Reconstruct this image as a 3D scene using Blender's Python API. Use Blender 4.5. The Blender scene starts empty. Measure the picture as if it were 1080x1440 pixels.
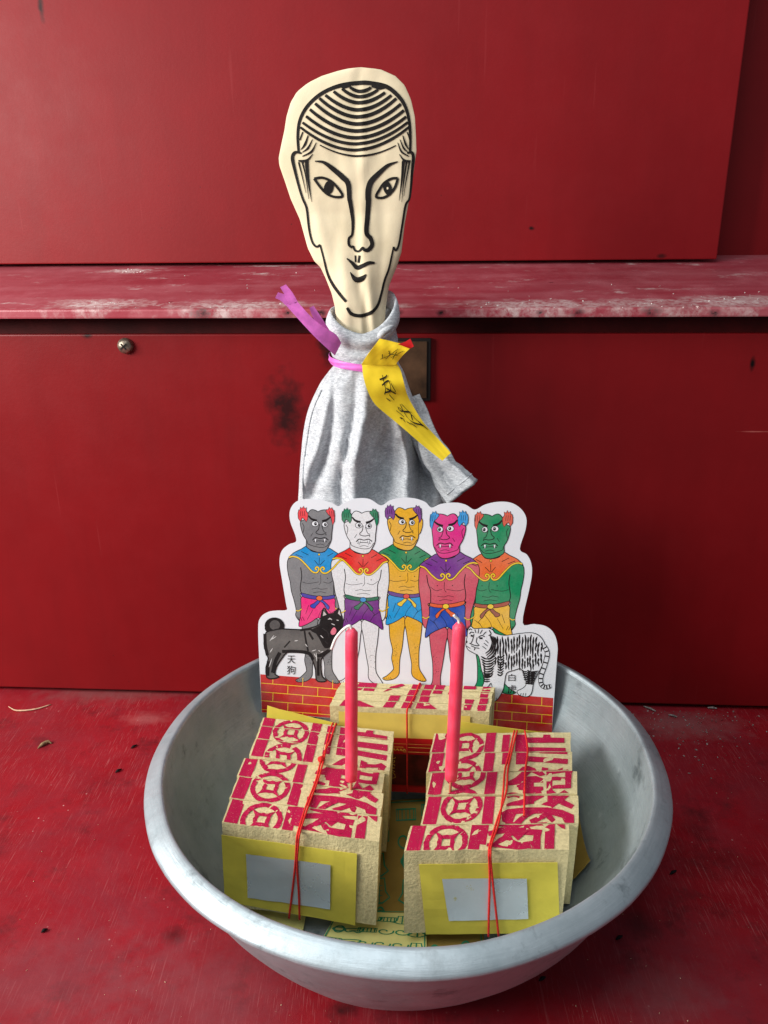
import bpy, bmesh, math, random
import numpy as np
from mathutils import Vector, Matrix, noise as mnoise
from mathutils.geometry import tessellate_polygon
random.seed(7)
R = math.radians
S = bpy.context.scene
C = S.collection
V = Vector

# ------------------------------------------------------------------ camera
F, CAM_H, PITCH, ROLL = 1109.0, 0.538, R(20.0), R(-0.57)
cam = bpy.data.objects.new('camera', bpy.data.cameras.new('camera'))
C.objects.link(cam); S.camera = cam
FW = V((0, math.cos(PITCH), -math.sin(PITCH)))
rt0, up0 = V((1, 0, 0)), V((0, math.sin(PITCH), math.cos(PITCH)))
RT = rt0*math.cos(ROLL) + up0*math.sin(ROLL)
UP = up0*math.cos(ROLL) - rt0*math.sin(ROLL)
O = V((0, 0, CAM_H))
M3 = Matrix((RT, UP, -FW)).transposed()
cam.matrix_world = Matrix.Translation(O) @ M3.to_4x4()
cam.data.sensor_fit = 'VERTICAL'; cam.data.sensor_height = 36.0
cam.data.lens = 36.0*F/1440.0
cam.data.clip_start = 0.01; cam.data.clip_end = 50

# ------------------------------------------------------------------ light
w = bpy.data.worlds.new('World'); S.world = w; w.use_nodes = True
w.node_tree.nodes['Background'].inputs[0].default_value = (0.80, 0.90, 1.0, 1)
w.node_tree.nodes['Background'].inputs[1].default_value = 0.21

def area(name, loc, target, sx, sy, energy, col):
    l = bpy.data.lights.new(name, 'AREA'); l.shape = 'RECTANGLE'; l.size = sx; l.size_y = sy
    l.energy = energy; l.color = col
    o = bpy.data.objects.new(name, l); C.objects.link(o); o.location = loc
    o.rotation_euler = (V(target)-V(loc)).to_track_quat('-Z', 'Y').to_euler()
    return o
area('daylight_opening', (-1.25, 0.10, 0.82), (0.0, 0.66, 0.22), 0.8, 0.5, 34.0, (1.0, 0.97, 0.92))
area('daylight_overhead', (-0.45, -0.15, 2.0), (0.0, 0.70, 0.2), 1.2, 0.9, 18.0, (0.94, 0.98, 1.0))
S.view_settings.view_transform = 'Standard'; S.view_settings.look = 'None'
S.view_settings.exposure = 0.0; S.view_settings.gamma = 1.0

# ------------------------------------------------------------------ pixel -> place helpers
def ray(x, y):
    return FW + RT*((x-540)/F) - UP*((y-720)/F)
def onplane(x, y, p, n):
    r = ray(x, y); return O + r*((V(p)-O).dot(V(n))/r.dot(V(n)))
def onz(x, y, z): return onplane(x, y, (0, 0, z), (0, 0, 1))
def ony(x, y, Y): return onplane(x, y, (0, Y, 0), (0, 1, 0))

# ------------------------------------------------------------------ materials
def lin(r, g, b):
    f = lambda c: (c/255/12.92) if c/255 <= .04045 else ((c/255+.055)/1.055)**2.4
    return (f(r), f(g), f(b), 1)
MATS = {}
class NT:
    def __init__(s, name):
        s.m = bpy.data.materials.new(name); s.m.use_nodes = True
        s.t = s.m.node_tree; s.b = s.t.nodes['Principled BSDF']; s.out = s.t.nodes['Material Output']
        MATS[name] = s.m
    def n(s, typ, **kw):
        x = s.t.nodes.new(typ)
        for k, v in kw.items():
            if k in x.inputs: s.put(x.inputs[k], v)
            else: setattr(x, k, v)
        return x
    def put(s, sock, v):
        if hasattr(v, 'links') or isinstance(v, bpy.types.NodeSocket): s.t.links.new(v, sock)
        else: sock.default_value = v
    def set(s, k, v): s.put(s.b.inputs[k], v)
    def coord(s, scale=(1, 1, 1), rot=(0, 0, 0), loc=(0, 0, 0)):
        tc = s.n('ShaderNodeTexCoord'); mp = s.n('ShaderNodeMapping')
        s.t.links.new(tc.outputs['Object'], mp.inputs['Vector'])
        mp.inputs['Scale'].default_value = scale; mp.inputs['Rotation'].default_value = rot; mp.inputs['Location'].default_value = loc
        return mp.outputs[0]
    def noise(s, co, scale, detail=4, rough=.55, dist=0):
        x = s.n('ShaderNodeTexNoise'); s.t.links.new(co, x.inputs['Vector'])
        x.inputs['Scale'].default_value = scale; x.inputs['Detail'].default_value = detail
        x.inputs['Roughness'].default_value = rough; x.inputs['Distortion'].default_value = dist
        return x.outputs['Fac']
    def voro(s, co, scale):
        x = s.n('ShaderNodeTexVoronoi'); s.t.links.new(co, x.inputs['Vector']); x.inputs['Scale'].default_value = scale
        return x
    def ramp(s, fac, a, b, lo=0.0, hi=1.0):
        x = s.n('ShaderNodeMapRange'); s.put(x.inputs[0], fac)
        x.inputs[1].default_value = a; x.inputs[2].default_value = b; x.inputs[3].default_value = lo; x.inputs[4].default_value = hi
        return x.outputs[0]
    def math(s, op, a, b=0.0):
        x = s.n('ShaderNodeMath'); x.operation = op; s.put(x.inputs[0], a); s.put(x.inputs[1], b); return x.outputs[0]
    def mix(s, fac, a, b):
        x = s.n('ShaderNodeMix'); x.data_type = 'RGBA'; s.put(x.inputs[0], fac); s.put(x.inputs[6], a); s.put(x.inputs[7], b); return x.outputs[2]
    def bump(s, h, strength, dist):
        x = s.n('ShaderNodeBump'); x.inputs['Strength'].default_value = strength; x.inputs['Distance'].default_value = dist
        s.put(x.inputs['Height'], h); s.t.links.new(x.outputs[0], s.b.inputs['Normal'])
    def spot(s, co, c, rad, soft=.6, squash=(1, 1, 1)):
        """mask 1 inside a blotch round object-space point c, ragged by noise"""
        mp = s.n('ShaderNodeVectorMath'); mp.operation = 'SUBTRACT'; s.t.links.new(co, mp.inputs[0]); mp.inputs[1].default_value = c
        ml = s.n('ShaderNodeVectorMath'); ml.operation = 'MULTIPLY'; s.t.links.new(mp.outputs[0], ml.inputs[0]); ml.inputs[1].default_value = squash
        ln = s.n('ShaderNodeVectorMath'); ln.operation = 'LENGTH'; s.t.links.new(ml.outputs[0], ln.inputs[0])
        nz = s.noise(co, 70, 4)
        d = s.math('ADD', ln.outputs['Value'], s.math('MULTIPLY', s.math('SUBTRACT', nz, .5), rad*1.6))
        return s.ramp(d, rad, rad*soft*.3, 0, 1)

def flat(name, col, rough=.6, spec=.3, vary=.06, scale=60, bump=0, metal=0):
    k = NT(name); co = k.coord()
    n = k.noise(co, scale, 4)
    d = tuple(c*(1-vary*2.2) for c in col[:3])+(1,); l = tuple(min(1, c*(1+vary)) for c in col[:3])+(1,)
    k.set('Base Color', k.mix(k.ramp(n, .3, .7), d, l)); k.set('Roughness', rough); k.set('Specular IOR Level', spec); k.set('Metallic', metal)
    if bump: k.bump(n, bump, .001)
    return k.m

def red_paint(name, base, dark, light, rough, kind, spots=()):
    k = NT(name); co = k.coord()
    big = k.noise(co, 5, 5, .6); mid = k.noise(co, 26, 5, .65); fine = k.noise(co, 240, 3)
    col = k.mix(k.ramp(big, .32, .7, .35 if kind == 'panel' else 0, 1), dark, base)
    col = k.mix(k.ramp(mid, .45, .8, 0, .2 if kind == 'panel' else .5), col, light)
    hgt = fine
    if kind == 'platform':
        # worn diagonal scratches, dirt film and pale specks
        for rot, sc, th, amt in ((R(62), (900, 30, 1), .62, .42), (R(70), (1300, 46, 1), .63, .4), (R(66), (500, 9, 1), .69, .45), (R(35), (1000, 40, 1), .67, .35), (R(110), (1100, 34, 1), .67, .3)):
            cs = k.coord(rot=(0, 0, -rot+R(90)), scale=sc)
            s1 = k.noise(cs, 1.0, 2, .5)
            msk = k.math('MULTIPLY', k.ramp(s1, th, th+.07, 0, amt), k.ramp(k.noise(co, 9, 4), .38, .60))
            col = k.mix(msk, col, lin(186, 112, 112))
        film = k.ramp(k.noise(co, 7, 7, .72, .5), .40, .72, 0, .75)
        col = k.mix(film, col, lin(112, 40, 50))
        blot = k.ramp(k.noise(k.coord(loc=(3.1, 1.7, 0)), 17, 6, .7), .55, .74, 0, .72)
        col = k.mix(blot, col, lin(52, 20, 24))
        dotv = k.voro(co, 120)
        sp = k.math('MULTIPLY', k.ramp(dotv.outputs['Distance'], .11, .05), k.ramp(k.noise(co, 13, 3), .52, .66))
        col = k.mix(k.math('MULTIPLY', sp, .6), col, lin(214, 176, 170))
    elif kind == 'shelf':
        cs = k.coord(scale=(2.5, 22, 22)); st = k.noise(cs, 1.3, 4, .5)
        col = k.mix(k.ramp(st, .40, .78, 0, .4), col, lin(186, 122, 128))
        dst = k.math('MULTIPLY', k.ramp(k.noise(k.coord(scale=(1, 2.2, 1)), 16, 6, .7), .58, .70), k.ramp(k.noise(co, 70, 5, .7), .44, .6))
        col = k.mix(k.math('MULTIPLY', dst, .85), col, lin(214, 200, 196))
        scr = k.noise(k.coord(scale=(18, 400, 400), rot=(0, 0, R(6))), 1.0, 2)
        col = k.mix(k.ramp(scr, .70, .76, 0, .25), col, lin(222, 190, 186))
        chip = k.ramp(k.noise(k.coord(loc=(7, 2, 0)), 30, 4, .7), .69, .72, 0, .8)
        col = k.mix(chip, col, lin(60, 22, 22))
    else:
        cs = k.coord(scale=(1, 1, .16)); st = k.noise(cs, 34, 4, .6)
        col = k.mix(k.ramp(st, .45, .75, 0, .35), col, dark)
        dotv = k.voro(co, 55)
        sp = k.math('MULTIPLY', k.ramp(dotv.outputs['Distance'], .055, .03), k.ramp(k.noise(co, 8, 2), .55, .62))
        col = k.mix(k.math('MULTIPLY', sp, .7), col, lin(60, 16, 18))
        scr = k.noise(k.coord(scale=(160, 160, 5), rot=(0, R(20), 0)), 1.0, 2)
        col = k.mix(k.ramp(scr, .69, .78, 0, .10), col, lin(190, 90, 90))
    for c, rad, sc, colr, amt in spots:
        col = k.mix(k.math('MULTIPLY', k.math('MULTIPLY', k.spot(co, c, rad, .6, sc), amt), k.ramp(k.noise(co, 160, 5, .75), .36, .56) if kind == 'shelf' else 1.0), col, colr)
    k.set('Base Color', col)
    k.set('Roughness', k.ramp(mid, .3, .75, rough-.02, rough+.05) if kind == 'panel' else k.ramp(mid, .3, .75, rough-.08, rough+.16)); k.set('Specular IOR Level', .22 if kind == 'panel' else .36)
    k.bump(k.math('ADD', fine, k.math('MULTIPLY', mid, .8)), .10 if kind == 'panel' else .2, .0008)
    return k.m

# paper of the joss packets: coarse straw paper
def paper_mat(name, col, fibre=.25, bump=.5, sc=420):
    k = NT(name); co = k.coord()
    n1 = k.noise(co, sc, 4, .7); n2 = k.noise(co, 35, 4)
    c2 = tuple(c*(1-fibre) for c in col[:3])+(1,)
    cc = k.mix(k.ramp(n1, .35, .62), c2, col)
    edge = k.noise(k.coord(scale=(50, 1500, 50)), 1.0, 3, .7)
    cc = k.mix(k.ramp(edge, .50, .72, 0, .45), cc, tuple(c*.62 for c in col[:3])+(1,))
    n1 = k.math('ADD', n1, k.math('MULTIPLY', edge, .8))
    cc = k.mix(k.ramp(n2, .5, .8, 0, .25), cc, tuple(c*.8 for c in col[:3])+(1,))
    k.set('Base Color', cc); k.set('Roughness', .92); k.set('Specular IOR Level', .12)
    k.bump(n1, bump, .0016); return k.m
def ink(name, col, wear=.0, sc=900, thr=.66):
    k = NT(name); co = k.coord()
    k.set('Roughness', .75); k.set('Specular IOR Level', .2)
    if wear:
        n = k.noise(co, sc, 3, .7)
        k.set('Base Color', k.mix(k.ramp(n, thr, thr+.05, 0, wear), col, lin(226, 206, 160)))
    else:
        n = k.noise(co, 700, 4, .7); m = k.noise(co, 40, 3)
        c1 = k.mix(k.ramp(n, .35, .68), tuple(c*.84 for c in col[:3])+(1,), tuple(min(1, c*1.06+.006) for c in col[:3])+(1,))
        k.set('Base Color', k.mix(k.ramp(m, .4, .75, 0, .12 if max(col[:3]) > .05 else .012), c1, lin(214, 208, 200)))
    return k.m

M_straw = paper_mat('straw_paper', lin(222, 206, 156), .24, .55)
M_strawtop = paper_mat('straw_paper_edge', lin(226, 208, 156), .16, .4, 300)
M_magenta = ink('magenta_ink', lin(172, 14, 66), .85, 1100, .64)
M_yellow = flat('yellow_paper', lin(214, 198, 76), .7, .25, .06, 45, .15)
M_yellowslip = flat('yellow_slip_paper', lin(246, 212, 44), .6, .3, .04, 60, .1)
M_brown = flat('kraft_paper', lin(156, 130, 64), .85, .15, .1, 40, .2)
M_black = ink('black_ink', lin(24, 20, 18))
M_redpaper = flat('red_paper', lin(190, 20, 26), .5, .35, .08, 50)
M_darkred = flat('dark_red_print', lin(96, 22, 18), .45, .4, .3, 90)
M_gold = ink('gold_ink', lin(232, 178, 60))
M_green = ink('green_ink', lin(0, 136, 92))
M_palepaper = flat('pale_yellow_paper', lin(232, 224, 140), .8, .2, .06, 40, .15)
M_string = flat('red_string', lin(224, 50, 44), .8, .2, .2, 900, .4)
M_ribbon = flat('pink_ribbon', lin(222, 116, 204), .4, .4, .12, 120, .15)
def candle_mat():
    k = NT('candle_wax'); co = k.coord()
    n = k.noise(co, 60, 4)
    k.set('Base Color', k.mix(k.ramp(n, .35, .7), lin(244, 62, 92), lin(252, 84, 112)))
    k.set('Roughness', k.ramp(n, .3, .7, .42, .6)); k.set('Subsurface Weight', .6); k.set('Subsurface Radius', (.012, .003, .003)); k.set('Subsurface Scale', .5)
    k.bump(n, .15, .001); return k.m
M_wax = candle_mat()
M_wick = flat('wick_cotton', lin(236, 232, 226), .9, .1, .08, 800, .3)
M_stick = flat('bamboo_stick', lin(206, 120, 96), .8, .2, .15, 200)
def foil_mat():
    k = NT('silver_foil'); co = k.coord()
    n = k.noise(co, 22, 4, .6); f = k.noise(co, 300, 3)
    flk = k.ramp(k.noise(co, 95, 5, .75), .66, .70, 0, .7)
    k.set('Base Color', k.mix(flk, k.mix(n, lin(206, 216, 222), lin(240, 245, 248)), lin(208, 196, 100)))
    k.set('Metallic', .6); k.set('Roughness', k.ramp(n, .3, .7, .22, .4)); k.bump(k.math('ADD', n, k.math('MULTIPLY', f, .15)), .35, .002); return k.m
M_foil = foil_mat()
def head_mat():
    k = NT('head_paper'); co = k.coord()
    n = k.noise(co, 30, 5); f = k.noise(co, 300, 3)
    k.set('Base Color', k.mix(k.ramp(n, .3, .7), lin(222, 206, 172), lin(234, 218, 186))); k.set('Roughness', .75); k.set('Specular IOR Level', .18)
    k.bump(k.math('ADD', n, k.math('MULTIPLY', f, .1)), .3, .002); return k.m
M_head = head_mat()
def jersey():
    k = NT('grey_jersey'); co = k.coord()
    n = k.noise(k.coord(scale=(1, 1, 2.6)), 330, 5, .8); m = k.noise(k.coord(scale=(1, 1, 4)), 90, 5, .75)
    c = k.mix(k.ramp(n, .34, .66), lin(152, 156, 162), lin(228, 231, 234))
    c = k.mix(k.ramp(m, .46, .68, 0, .45), c, lin(138, 141, 148))
    wv = k.n('ShaderNodeTexWave'); wv.inputs['Scale'].default_value = 700; wv.inputs['Distortion'].default_value = 1.2
    k.t.links.new(co, wv.inputs['Vector'])
    k.set('Base Color', c); k.set('Roughness', .95); k.set('Specular IOR Level', .1); k.set('Sheen Weight', .25)
    k.bump(k.math('ADD', n, k.math('MULTIPLY', wv.outputs['Fac'], .6)), .35, .0009); return k.m
M_jersey = jersey()
def bowl_mat():
    k = NT('spun_aluminium'); co = k.coord()
    n = k.noise(co, 14, 6, .65); m = k.noise(co, 60, 5, .7); g = k.noise(k.coord(scale=(1, 1, 26)), 26, 4, .6)
    c = k.mix(k.ramp(n, .3, .7), lin(150, 164, 170), lin(186, 197, 203))
    c = k.mix(k.ramp(m, .55, .75, 0, .4), c, lin(120, 128, 130))
    st = k.ramp(k.noise(k.coord(loc=(2, 5, 1)), 30, 5, .7), .58, .72, 0, .6)
    c = k.mix(st, c, lin(70, 80, 84))
    wht = k.ramp(k.noise(k.coord(loc=(8, 1, 3)), 24, 6, .75), .62, .75, 0, .5)
    c = k.mix(wht, c, lin(222, 228, 230))
    k.set('Base Color', c); k.set('Metallic', .6)
    k.set('Roughness', k.math('ADD', k.ramp(m, .3, .7, .44, .58), k.math('MULTIPLY', wht, .2)))
    k.bump(k.math('ADD', k.math('MULTIPLY', n, 1.5), k.math('MULTIPLY', g, .6)), .25, .0016); return k.m
M_bowl = bowl_mat()
M_card = flat('white_card', lin(226, 228, 234), .32, .45, .02, 30)
M_cardback = M_card

# ------------------------------------------------------------------ object helpers
def link(name, me, mats, parent=None, smooth=False):
    o = bpy.data.objects.new(name, me); C.objects.link(o)
    for m in (mats if isinstance(mats, (list, tuple)) else [mats]): me.materials.append(m)
    if smooth:
        for p in me.polygons: p.use_smooth = True
    if parent is not None: 
        o.parent = parent; o.matrix_parent_inverse = parent.matrix_basis.inverted()
    return o
def pyobj(name, v, f, mats, parent=None, smooth=False, idx=None):
    me = bpy.data.meshes.new(name); me.from_pydata([tuple(p) for p in v], [], f); me.validate(); me.update()
    if idx is not None:
        for p, i in zip(me.polygons, idx): p.material_index = i
    return link(name, me, mats, parent, smooth)
def bmobj(name, bm, mats, parent=None, smooth=False):
    me = bpy.data.meshes.new(name); bmesh.ops.recalc_face_normals(bm, faces=bm.faces[:]); bm.to_mesh(me); bm.free(); return link(name, me, mats, parent, smooth)
def tag(o, label, cat, group=None):
    o['label'] = label; o['category'] = cat
    if group: o['group'] = group
    return o
def struct(o, label, cat):
    o['kind'] = 'structure'; o['label'] = label; o['category'] = cat; return o
def thing(name, loc, label, cat, group=None):
    o = bpy.data.objects.new(name, None); C.objects.link(o); o.location = loc; o.empty_display_size = .02
    return tag(o, label, cat, group)
def hexa(bm, c8, bevel=0):
    """c8: 4 bottom then 4 top corners (counter-clockwise)"""
    v = [bm.verts.new(p) for p in c8]
    fs = [bm.faces.new([v[i] for i in q]) for q in ((3, 2, 1, 0), (4, 5, 6, 7), (0, 1, 5, 4), (1, 2, 6, 5), (2, 3, 7, 6), (3, 0, 4, 7))]
    if bevel: bmesh.ops.bevel(bm, geom=list({e for f in fs for e in f.edges}), offset=bevel, segments=2, affect='EDGES', profile=.6)
def cr(pts, n=8, closed=False):
    """Catmull-Rom resample of 2-D or 3-D points"""
    P = [np.array(p, float) for p in pts]; L = len(P); out = []
    rng = range(L if closed else L-1)
    for i in rng:
        p0 = P[(i-1) % L] if closed or i > 0 else 2*P[0]-P[1]
        p1 = P[i]; p2 = P[(i+1) % L]
        p3 = P[(i+2) % L] if closed or i+2 < L else 2*P[-1]-P[-2]
        for k in range(n):
            t = k/n
            out.append(.5*((2*p1)+(-p0+p2)*t+(2*p0-5*p1+4*p2-p3)*t*t+(-p0+3*p1-3*p2+p3)*t**3))
    if not closed: out.append(P[-1])
    return out
def tube(bm, pts, rad, seg=8, cap=True):
    pts = [V(p) for p in pts]; rings = []
    nrm = None
    for i, p in enumerate(pts):
        t = (pts[min(i+1, len(pts)-1)]-pts[max(i-1, 0)]).normalized()
        if nrm is None:
            nrm = t.orthogonal().normalized()
        nrm = (nrm - t*nrm.dot(t)).normalized(); b = t.cross(nrm)
        r = rad[i] if isinstance(rad, (list, tuple)) else rad
        rings.append([bm.verts.new(p+(nrm*math.cos(2*math.pi*k/seg)+b*math.sin(2*math.pi*k/seg))*r) for k in range(seg)])
    for a, b in zip(rings, rings[1:]):
        for k in range(seg): bm.faces.new((a[k], a[(k+1) % seg], b[(k+1) % seg], b[k]))
    if cap: bm.faces.new(rings[0][::-1]); bm.faces.new(rings[-1])
def thin(o, t, off=-1.0):
    m = o.modifiers.new('thickness', 'SOLIDIFY'); m.thickness = t; m.offset = off
    e = o.modifiers.new('edges', 'EDGE_SPLIT'); e.split_angle = R(35); return o
def grid(rows, close=False):
    v = [p for r in rows for p in r]; n = len(rows[0]); f = []
    for i in range(len(rows)-1):
        for j in range(n if close else n-1):
            k = (j+1) % n; f.append((i*n+j, i*n+k, (i+1)*n+k, (i+1)*n+j))
    return v, f

# ---- flat print: 2-D shapes turned into thin mesh laid on a surface
class Print:
    def __init__(s, xf=lambda x, y: (x, y)): s.t = []; s.mats = []; s.xf = xf; s.lay = 0
    def mi(s, m):
        if m not in s.mats: s.mats.append(m)
        return s.mats.index(m)
    def poly(s, pts, m, smooth=0, up=True):
        if smooth: pts = cr(pts, smooth, True)
        P = [V((p[0], p[1], 0)) for p in pts]
        if up: s.lay += 1
        for t in tessellate_polygon([P]): s.t.append(([s.xf(P[i].x, P[i].y) for i in t], s.mi(m), s.lay))
    def disc(s, c, rx, ry, m, rot=0, n=18):
        ca, sa = math.cos(rot), math.sin(rot)
        s.poly([(c[0]+rx*math.cos(a)*ca-ry*math.sin(a)*sa, c[1]+rx*math.cos(a)*sa+ry*math.sin(a)*ca) for a in [2*math.pi*k/n for k in range(n)]], m)
    def stroke(s, pts, wd, m, smooth=6, closed=False, up=True):
        """wd: number or list (tapered along the line)"""
        q = cr(pts, smooth, closed) if smooth and len(pts) > 2 else [np.array(p, float) for p in pts]
        if smooth and len(pts) == 2: q = [q[0]+(q[1]-q[0])*k/3 for k in range(4)]
        n = len(q); 
        if up: s.lay += 1
        L, Rr = [], []
        for i, p in enumerate(q):
            a = q[(i-1) % n] if closed or i else q[0]; b = q[(i+1) % n] if closed or i < n-1 else q[-1]
            d = b-a; l = math.hypot(*d) or 1; nx, ny = -d[1]/l, d[0]/l
            f = i/max(1, n-1)
            if isinstance(wd, (list, tuple)):
                g = f*(len(wd)-1); j = min(int(g), len(wd)-2); ww = wd[j]+(wd[j+1]-wd[j])*(g-j)
            else: ww = wd
            L.append((p[0]+nx*ww/2, p[1]+ny*ww/2)); Rr.append((p[0]-nx*ww/2, p[1]-ny*ww/2))
        k = s.mi(m)
        for i in range(n if closed else n-1):
            j = (i+1) % n
            a, b, c, d = [s.xf(*z) for z in (L[i], L[j], Rr[j], Rr[i])]
            s.t.append(([a, b, c], k, s.lay)); s.t.append(([a, c, d], k, s.lay))
    def build(s, name, mp, parent, step=.000003, base=.00014):
        v, f, ix = [], [], []
        for t, m, l in s.t:
            i = len(v); v += [mp(p[0], p[1], base+l*step) for p in t]; f.append((i, i+1, i+2)); ix.append(m)
        return pyobj(name, v, f, s.mats, parent, idx=ix)
def glyph(ch, bold=.0):
    """outline of a character from the built-in font as triangles in a unit box"""
    cu = bpy.data.curves.new('g', 'FONT'); cu.body = ch; cu.size = 1; cu.offset = bold; cu.resolution_u = 3
    o = bpy.data.objects.new('g', cu); C.objects.link(o); bpy.context.view_layer.update()
    me = o.to_mesh(); me.calc_loop_triangles()
    T = [[(me.vertices[i].co.x, me.vertices[i].co.y) for i in t.vertices] for t in me.loop_triangles]
    o.to_mesh_clear(); bpy.data.objects.remove(o); bpy.data.curves.remove(cu)
    if not T: return []
    xs = [p[0] for t in T for p in t]; ys = [p[1] for t in T for p in t]
    x0, y0 = min(xs), min(ys); sx, sy = max(xs)-x0, max(ys)-y0
    return [[((p[0]-x0)/sx, 1-(p[1]-y0)/sy) for p in t] for t in T]

# ================================================================== the setting
BASE = V((0, .8133, 0)); ROT = R(-3.62)
WX = V((math.cos(ROT), math.sin(ROT), 0)); WY = V((-math.sin(ROT), math.cos(ROT), 0)); WZ = V((0, 0, 1))
def wp(x, d, z): return BASE + WX*x + WY*d + WZ*z
def wpx(px, py, d):
    """pixel -> wall-frame (x, z) on the plane at depth d"""
    p = onplane(px, py, wp(0, d, 0), WY)-BASE; return p.dot(WX), p.z
WALLM = Matrix.Translation(BASE) @ Matrix.Rotation(ROT, 4, 'Z')
def wall_box(name, x0, x1, d0, d1, z0, z1, mat, bevel=.0015, parent=None, shear=None):
    bm = bmesh.new()
    c = [(x0, d0, z0), (x1, d0, z0), (x1, d1, z0), (x0, d1, z0), (x0, d0, z1), (x1, d0, z1), (x1, d1, z1), (x0, d1, z1)]
    if shear: c = [shear(*p) for p in c]
    hexa(bm, c, bevel)
    o = bmobj(name, bm, mat, None)
    o.matrix_world = WALLM
    if parent is not None:
        o.parent = parent; o.matrix_parent_inverse = parent.matrix_basis.inverted()
    return o
RED, RDARK, RLITE = lin(164, 20, 34), lin(118, 14, 24), lin(186, 34, 48)
# platform
def fspot(px, py, rad, sc, col, amt):
    p = onz(px, py, 0); return ((p.x, p.y, 0), rad, sc, col, amt)
DK = lin(34, 14, 16)
M_plat = red_paint('platform_paint', lin(146, 12, 26), lin(122, 11, 21), lin(154, 26, 38), .44, 'platform', [
    fspot(300, 1110, .018, (1, 1, 1), DK, .75), fspot(345, 1165, .022, (1, .8, 1), DK, .65), fspot(245, 1315, .012, (1, 1, 1), DK, .6),
    fspot(900, 1300, .02, (1, 1, 1), DK, .55), fspot(980, 1165, .02, (1, .7, 1), DK, .4), fspot(480, 1422, .012, (1, 1, 1), DK, .8), fspot(1000, 1210, .03, (.6, 1, 1), DK, .35), fspot(60, 1385, .06, (.5, 1, 1), lin(120, 60, 66), .4), fspot(260, 1400, .06, (.7, 1, 1), lin(120, 58, 64), .4), fspot(160, 975, .04, (.35, 1.6, 1), lin(120, 70, 70), .6), fspot(930, 1395, .035, (.7, 1, 1), lin(120, 72, 76), .4), fspot(960, 1020, .04, (.5, 1.2, 1), lin(140, 100, 100), .45), fspot(205, 1010, .02, (.6, 1.2, 1), lin(180, 110, 108), .3)])
bm = bmesh.new(); hexa(bm, [(-1.0, -.1, -.03), (1.0, -.1, -.03), (1.0, .93, -.03), (-1.0, .93, -.03), (-1.0, -.1, 0), (1.0, -.1, 0), (1.0, .93, 0), (-1.0, .93, 0)], .002)
platform = struct(bmobj('platform', bm, M_plat), 'worn red painted wooden platform under the metal basin', 'platform')
# lower panel: its face at d=0; top edge at pixel row 470
_, ztop = wpx(300, 470, 0); _, zsh = wpx(540, 436, -.02)
def wspot(px, py, d, rad, sc, col, amt):
    x, z = wpx(px, py, d); return ((x, d, z), rad, sc, col, amt)
M_low = red_paint('lower_panel_paint', lin(124, 14, 19), lin(104, 11, 15), lin(130, 19, 25), .42, 'panel', [
    wspot(402, 578, 0, .024, (1, 1, .5), lin(26, 9, 9), .9), wspot(455, 480, 0, .008, (1, 1, 1), lin(12, 6, 6), .9), wspot(462, 500, 0, .010, (1, 1, .7), lin(12, 6, 6), .9),
    wspot(1058, 512, 0, .0052, (1.6, 1, .55), lin(6, 3, 3), 1.0), wspot(122, 472, 0, .004, (.6, 1, 1), lin(12, 6, 6), .9), wspot(1066, 607, 0, .0022, (.08, 1, 2.5), lin(170, 90, 84), .8)])
lower = struct(wall_box('lower_panel', -1.0, 1.0, 0, .009, .006, ztop, M_low), 'red painted wooden panel below the shelf', 'panel')
M_dark = flat('shade_tinted_board', lin(70, 10, 12), .7, .2, .2, 30)  # board red darkened to deepen the shadow band below the shelf
struct(wall_box('backing_board', -1.0, 1.0, .016, .026, 0.001, zsh-.0005, M_dark, .001), 'red board seen in the gap under the shelf, its colour darkened as shade', 'board')
# shelf: sloping ledge from its front nose back to the upper board
DSH, DBK = -.022, .24
xs, zf = wpx(540, 434, DSH); xb, zb = wpx(540, 369, DBK)
TH = .009
def sspot(px, py, rad, sc, amt):
    p = WALLM.inverted() @ onplane(px, py, wp(0, DSH, zf), (wp(0, DBK, zb)-wp(0, DSH, zf)).cross(WX)); return (tuple(p), rad, sc, lin(216, 204, 200), amt)
M_shelf = red_paint('shelf_paint', lin(158, 62, 74), lin(140, 42, 54), lin(182, 104, 112), .40, 'shelf',
    [sspot(140, 428, .030, (.45, 1, 1), .8), sspot(330, 430, .030, (.35, 1, 1), .8), sspot(180, 381, .02, (.5, 1, 1), .9), sspot(740, 429, .03, (.35, 1, 1), .75), sspot(900, 427, .03, (.35, 1, 1), .55), sspot(1040, 424, .035, (.4, 1, 1), .7), sspot(560, 430, .012, (.4, 1, 1), .6), sspot(380, 374, .008, (.2, 1, 1), .6)]
    + [wspot(px_, 440, DSH, r_, (.7, 1, 1), lin(10, 5, 5), 1.0) for px_, r_ in ((285, .010), (405, .005), (450, .005), (500, .007), (560, .004), (620, .004), (760, .004), (812, .006), (915, .008), (1005, .005))])
def shelfz(x, d, z):
    t = (d-DSH)/(DBK-DSH); return (x, d, (zf+(zb-zf)*t) - (TH if z < .5 else 0))
shelf = struct(wall_box('shelf', -1.3, 1.3, DSH, DBK+.1, 0, 1, M_shelf, .0018, None, shelfz), 'dusty red painted wooden shelf running behind the paper figure', 'shelf')
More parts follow.
